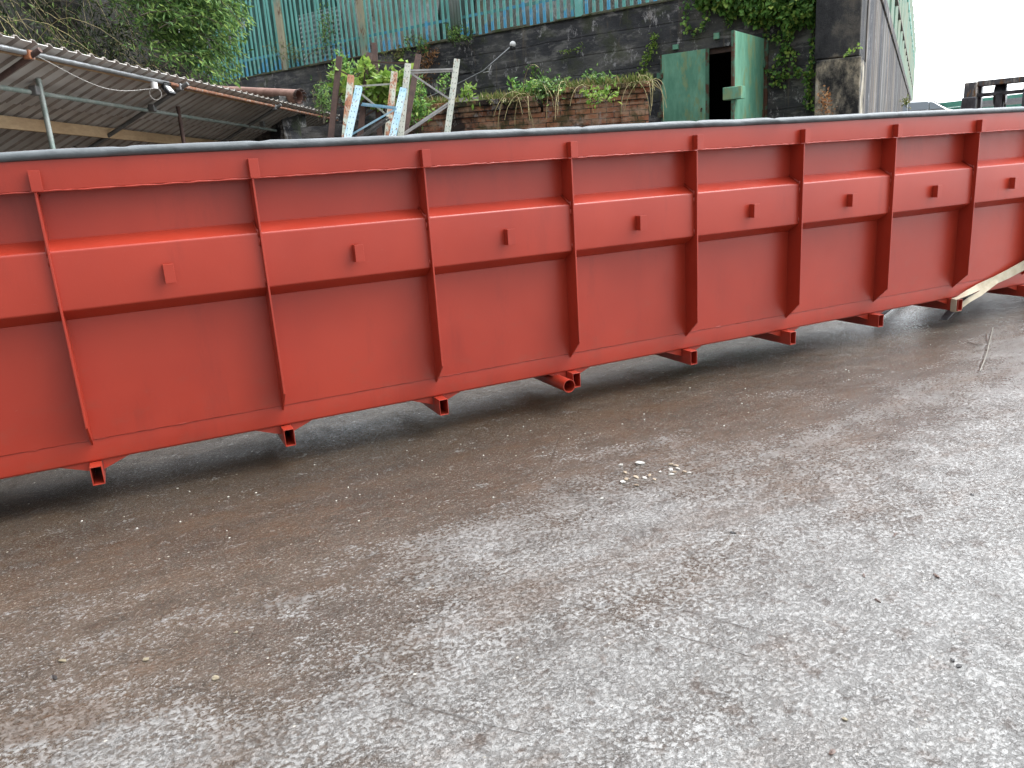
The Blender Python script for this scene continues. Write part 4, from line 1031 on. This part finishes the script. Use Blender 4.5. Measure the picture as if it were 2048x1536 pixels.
# ================================================================== FORKLIFT behind the far end of the trough
M_FORK = worn('worn_dark_steel', (.05,.05,.055), (.13,.13,.14), 7, .4, .6, .5, .5, stretch=(1,1,.4))
M_FORK2 = worn('chipped_mast_steel', (.09,.09,.095), (.30,.28,.25), 12, .5, .6, .55, .3, third=(.20,.11,.05), stretch=(1,1,.3))
M_FBODY = worn('forklift_paint', (.20,.17,.06), (.26,.22,.09), 3, .4, .6, .5)
def forklift():
    fz = R_(208); P = CAM+ray(1946,170)*9.0; 
    t = empty('forklift', (0,0,GZ), fz, label='forklift with a worn dark mast standing behind the right end of the trough', cat='forklift')
    # local: x forwards (fork direction), y to its left, origin under the mast centre
    lx = Vector((cos(fz), sin(fz), 0)); ly = Vector((-sin(fz), cos(fz), 0))
    far = Vector((P.x, P.y, 0)); side = -1 if (far+ly*.1-CAM).dot(FW) > (far-CAM).dot(FW) else 1
    sgn = -1 if ly.dot(FW) > 0 else 1          # +y local nearer or farther
    H = P.z+.02-GZ; off = .29
    t.location = (far+ly*sgn*off).to_3d(); t.location.z = GZ
    ts = [off*-sgn, off*sgn]
    mz = H-.01
    for yy in ts:
        MB().box(-.02,.20,yy-.06,yy+.06,.12,H).build('mast_rail', M_FORK2, t, bevel=.008)
        MB().box(.201,.26,yy-.07,yy+.07,.15,H-.16).build('mast_rail', M_FORK, t, bevel=.01)
        MB().box(-.17,-.021,yy-.09,yy+.09,.15,H-.02).build('inner_rail', M_FORK, t, bevel=.006)
    MB().box(-.10,.10,-.24,.24,H-.045,H+.012).build('top_crossbar', M_FORK2, t, bevel=.005)
    MB().box(.0,.05,-.24,.24,H-.16,H-.12).build('crossbar', M_FORK, t, bevel=.005)
    MB().box(.0,.05,-.24,.24,.9,1.05).build('crossbar', M_FORK, t, bevel=.005)
    for yy in (-.02,):
        MB().tube([(-.04,yy,.2),(-.04,yy,H-.20)], .05, 14).build('lift_cylinder', M_FORK, t, smooth=40)
        MB().tube([(-.04,yy-.035,H-.15),(-.04,yy+.035,H-.15)], .075, 20).build('chain_wheel', M_FORK, t, smooth=40)
        MB().tube([(-.10,yy-.06,H-.15),(-.10,yy+.06,H-.15)], .11, 22).build('hose_reel', M_FORK, t, smooth=40, bevel=.01)
        MB().box(-.21,-.18,yy-.055,yy+.055,.4,H-.15).build('lift_chain', M_BLACK, t)
        MB().box(.028,.05,yy-.03,yy+.03,.4,H-.14).build('lift_chain', M_FORK, t)
        MB().box(-.14,-.11,yy-.02,yy+.02,.4,H-.14).build('hose', M_BLACK, t)
    MB().box(.19,.24,-.5,.5,.18,.26).box(.19,.24,-.5,.5,.5,.58).box(.19,.24,-.5,-.44,.26,.5).box(.19,.24,.44,.5,.26,.5).build('carriage', M_FORK, t, bevel=.006)
    tipW = Vector((6.88,-.03,0)); tl = Matrix.Rotation(-fz,4,'Z') @ (tipW-Vector((t.location.x,t.location.y,0)))
    for yy in (tl.y, tl.y+.55*sgn*-1):
        if yy == tl.y or True:
            MB().add([(.245,yy-.05,.10),(.245,yy+.05,.10),(tl.x,yy+.03,.085),(tl.x,yy-.03,.085),(.245,yy-.05,.06),(.245,yy+.05,.06),(tl.x,yy+.03,.075),(tl.x,yy-.03,.075)],
                 [(0,1,2,3),(7,6,5,4),(0,4,5,1),(1,5,6,2),(2,6,7,3),(3,7,4,0)]).box(.245,.29,yy-.05,yy+.05,.101,.6).build('fork', M_FORK, t)
    # body, low behind the mast
    MB().box(-2.0,-.35,-.5,.5,.35,.95).build('chassis', M_FBODY, t, bevel=.05)
    MB().box(-2.3,-2.005,-.5,.5,.3,1.1).build('counterweight', M_FORK, t, bevel=.08)
    MB().box(-1.35,-.95,-.28,.28,.952,1.05).box(-1.4,-1.30,-.28,.28,1.052,1.5).build('seat', M_BLACK, t, bevel=.04)
    g = MB()
    for yy in (-.45,.45): g.beam((-.35,yy,.96),(-.62,yy,H-.22),.05); g.beam((-1.9,yy,.96),(-1.7,yy,H-.22),.05); g.beam((-.62,yy,H-.2),(-1.7,yy,H-.2),.05)
    for k in range(6): g.beam((-.65-.2*k,-.45,H-.2),(-.65-.2*k,.45,H-.2),.04)
    g.build('overhead_guard', worn('guard_grey',(.30,.31,.32),(.40,.41,.42),4), t)
    for xx_, rr in ((-.25,.30),(-1.75,.25)):
        for yy in (-.5,.5):
            wh = MB().tube([(xx_,yy-.09,rr),(xx_,yy+.09,rr)], rr, 24).build('wheel', M_BLACK, t, smooth=40, bevel=.02)
            MB().tube([(xx_,yy-.095,rr),(xx_,yy+.095,rr)], rr*.5, 18).build('rim', M_FBODY, wh, smooth=40)
forklift()

# ================================================================== FAR RIGHT: silver car, teal boundary fence
def car():
    c = CAM+ray(1822, 206)*38; g = gh(c.x, c.y); rz = math.atan2(RX.y, RX.x)+R_(-6)
    t = empty('parked_car', (c.x, c.y, g), rz, label='silver car parked beyond the end of the wing wall with only its roof in view', cat='car')
    Mb = NT('silver_paint').set((.62,.64,.66), .3, .3); Mg = NT('car_glass').set((.10,.12,.14), .08, 0, .8)
    hgt = CAM.z+(284-204)/FPX*38-g; k = hgt/1.5
    prof = [(-2.15,.35),(-2.2,.75),(-2.05,.98),(-1.75,1.02),(-1.2,1.46),(-.6,1.5),(.35,1.49),(.75,1.42),(1.35,.99),(2.05,.86),(2.2,.6),(2.15,.35)]
    n_ = len(prof)
    mb = MB().add([(x_,y_*(1 if z_ < 1.2 else .80),z_*k) for y_ in (-.85,.85) for x_, z_ in prof], [tuple(range(n_)), tuple(reversed(range(n_,2*n_)))]+[(i,(i+1)%n_,(i+1)%n_+n_,i+n_) for i in range(n_)])
    mb.build('body', Mb, t, bevel=.05)
    for s_ in (-1, 1):
        def sp(x_, z_): return (x_, s_*(.86-.17*max(0,(z_-1.0)/.45)+.008), z_*k)
        a = MB().add([sp(-1.55,1.03),sp(-.45,1.03),sp(-.45,1.40),sp(-1.12,1.38)], [(0,1,2,3)]).build('side_window', Mg, t); a.modifiers.new('s','SOLIDIFY').thickness = .01
        a = MB().add([sp(-.38,1.03),sp(.50,1.03),sp(.50,1.40),sp(-.38,1.40)], [(0,1,2,3)]).build('side_window', Mg, t); a.modifiers.new('s','SOLIDIFY').thickness = .01
        a = MB().add([sp(.56,1.03),sp(1.18,1.03),sp(.72,1.37),sp(.56,1.39)], [(0,1,2,3)]).build('side_window', Mg, t); a.modifiers.new('s','SOLIDIFY').thickness = .01
        for xw in (-1.35, 1.4):
            wh = MB().tube([(xw,s_*.70,.33),(xw,s_*.88,.33)], .33, 24).build('wheel', M_BLACK, t, smooth=40)
            MB().tube([(xw,s_*.871,.33),(xw,s_*.89,.33)], .2, 16).build('rim', Mb, wh, smooth=40)
    a = MB().add([(.80,-.62,1.40*k),(.80,.62,1.40*k),(1.32,.74,1.03*k),(1.32,-.74,1.03*k)], [(0,1,2,3)]); a.v = [(x_+.02,y_,z_+.03) for x_,y_,z_ in a.v]
    a.build('windscreen', Mg, t)
car()
def farfence():
    a = CAM+ray(1845,206)*52; b = CAM+ray(2150,180)*44; ta, tb = a.z, b.z
    d_ = (b-a); L = Vector((d_.x,d_.y,0)).length; rz = math.atan2(d_.y,d_.x); g = min(gh(a.x,a.y), gh(b.x,b.y))
    a = a - d_*.6; L *= 2.2; ta -= 0
    t = empty('boundary_fence', (a.x,a.y,g), rz, label='pale teal boundary fence in the distance behind the forklift mast', cat='fence')
    zt = (ta+tb)/2-g
    mb = corr(MB(), 0, L, 0, .0, zt-.35, .5, .03, nper=4); mb.build('sheeting', M_TEAL2, t)
    MB().box(0, L, -.08, .08, zt-.34, zt+.0).build('top_band', M_TEAL2, t)
    MB().box(0, L, -.10, -.081, zt-.42, zt-.36).build('rail', M_TEAL, t)
farfence()

# ================================================================== BITS ON THE TARMAC
def chip(u, v, sx, mat, label, cat='stone', group=None, name='stone_chip', h=.4):
    p = at(u, v, z=GZ); bm = bmesh.new(); bmesh.ops.create_icosphere(bm, subdivisions=1, radius=.5)
    for w_ in bm.verts: w_.co *= random.uniform(.7,1.15)
    sc = Vector((sx, sx*random.uniform(.5,.75), sx*h*random.uniform(.7,1.2)))
    for w_ in bm.verts: w_.co = Vector((w_.co.x*sc.x, w_.co.y*sc.y, w_.co.z*sc.z))
    me = bpy.data.meshes.new(name); bm.to_mesh(me); bm.free(); me.materials.append(mat)
    o = bpy.data.objects.new(name, me); COL.objects.link(o); o.location = (p.x, p.y, GZ+sc.z*.25); o.rotation_euler = (random.uniform(-.2,.2), random.uniform(-.2,.2), random.uniform(0,3))
    return tag(o, label=label, cat=cat, group=group)
random.seed(91)
WH = [(1242,931,.04),(1281,928,.075),(1246,965,.055),(1289,957,.04),(1320,944,.035),(1341,940,.04),(1343,950,.05),(1356,939,.045),(1378,946,.035),(1204,998,.03)]
BF = [(1250,946,.045),(1253,959,.055),(1272,955,.05),(1273,972,.045),(1299,952,.04),(1309,960,.035),(1342,930,.04),(1352,932,.045),(1349,945,.035),(1369,944,.035)]
for u, v, s_ in WH: chip(u, v, s_*.85, M_STONE, 'white stone chip in the loose scatter on the wet tarmac', group='stone chips scattered on the tarmac')
for u, v, s_ in BF: chip(u, v, s_*.85, M_STONE2, 'buff stone chip in the loose scatter on the wet tarmac', group='stone chips scattered on the tarmac')
for k in range(70):
    u = random.uniform(150,1950); v = 900+random.uniform(-60,160)-(u-600)*.14
    if at(u, v, z=GZ).y > -.15: v += 90
    chip(u, v, random.uniform(.008,.017), M_STONE, 'tiny pale grit speck on the wet tarmac in front of the trough', 'grit', 'pale grit specks on the tarmac', 'grit_speck')
M_BIT = worn('black_scrap', (.010,.010,.010), (.03,.025,.02), 20, .4, .6, .5)
M_LEAFB = worn('wet_brown_leaf', (.05,.022,.012), (.09,.045,.025), 20, .4, .6, .35)
def flat(u, v, L, wd, mat, name, label, cat, ang=None, group=None):
    p = at(u, v, z=GZ); mb = MB(); n_ = 8
    out = [(L/2*cos(2*pi*i/n_)*random.uniform(.7,1.1), wd/2*sin(2*pi*i/n_)*random.uniform(.7,1.1), .002+random.uniform(0,.005)) for i in range(n_)]
    mb.add(out+[(0,0,.006)], [(i,(i+1)%n_,n_) for i in range(n_)])
    o = mb.build(name, mat, None, loc=(p.x,p.y,GZ), rz=random.uniform(0,3) if ang is None else ang); o.modifiers.new('s','SOLIDIFY').thickness = .003
    return tag(o, label=label, cat=cat, group=group)
flat(1466,1066,.030,.018,M_BIT,'scrap_piece','small black scrap right of centre on the tarmac below the stone chips','scrap')
flat(110,1356,.045,.014,M_BIT,'scrap_piece','thin black scrap at the lower left of the tarmac','scrap')
flat(1905,1322,.022,.014,M_BIT,'scrap_piece','black scrap in the pale tarmac at the lower right','scrap')
flat(1918,1333,.03,.018,M_BIT,'scrap_piece','larger black scrap next to the small one at the lower right','scrap')
flat(1665,1506,.030,.016,M_LEAFB,'dead_leaf','dark wet leaf near the bottom edge right of centre','leaf')
flat(1873,1153,.042,.016,M_LEAFB,'dead_leaf','reddish wet leaf on the pale tarmac at the right','leaf')
flat(1728,1152,.030,.012,M_LEAFB,'dead_leaf','small reddish leaf left of the larger one on the pale tarmac','leaf')
flat(1790,1070,.05,.012,M_LEAFB,'dead_leaf','long thin brown leaf at the upper right of the tarmac','leaf')
flat(1755,1202,.032,.010,M_LEAFB,'dead_leaf','slim brown leaf below the two reddish leaves','leaf')
flat(1944,990,.03,.014,M_BIT,'scrap_piece','black scrap near the right edge level with the stone chips','scrap')
M_LEAFY = worn('yellow_leaf', (.17,.14,.09), (.23,.20,.13), 20, .4, .6, .5)
flat(432,1357,.034,.026,M_LEAFY,'fallen_leaf','pale yellow leaf on the lower left tarmac furthest right of three','leaf')
flat(292,1320,.030,.022,M_LEAFY,'fallen_leaf','pale yellow leaf between the other two at the lower left','leaf')
flat(125,1322,.036,.022,M_LEAFY,'fallen_leaf','pale yellow leaf nearest the left edge','leaf')
flat(472,1266,.018,.014,M_LEAFY,'fallen_leaf','tiny yellow leaf fragment above the other yellow leaves','leaf')
flat(1690,1440,.018,.02,M_LEAFY,'fallen_leaf','cream leaf scrap in the lower right tarmac','leaf')
for lab_, a_, b_ in (('thin reddish twig crossing left of the pale stick at the right edge', (1935,684), (1965,690)), ('short reddish twig standing off the pale stick at the right edge', (1972,668), (1975,686))):
    tag(MB().tube([at(*a_, z=GZ+.006), at((a_[0]+b_[0])/2, (a_[1]+b_[1])/2+1.5, z=GZ+.01), at(*b_, z=GZ+.006)], .003, 5).build('twig', M_LEAFB), label=lab_, cat='twig')
p_ = [at(u, v, z=GZ+.008) for u, v in ((1986,655),(1980,680),(1972,712),(1960,742))]
tag(MB().tube(p_, .0035, 6).build('twig', worn('pale_wire', (.20,.19,.16), (.28,.26,.22), 9)), label='thin pale stick lying on the tarmac at the right edge below the trough', cat='twig')
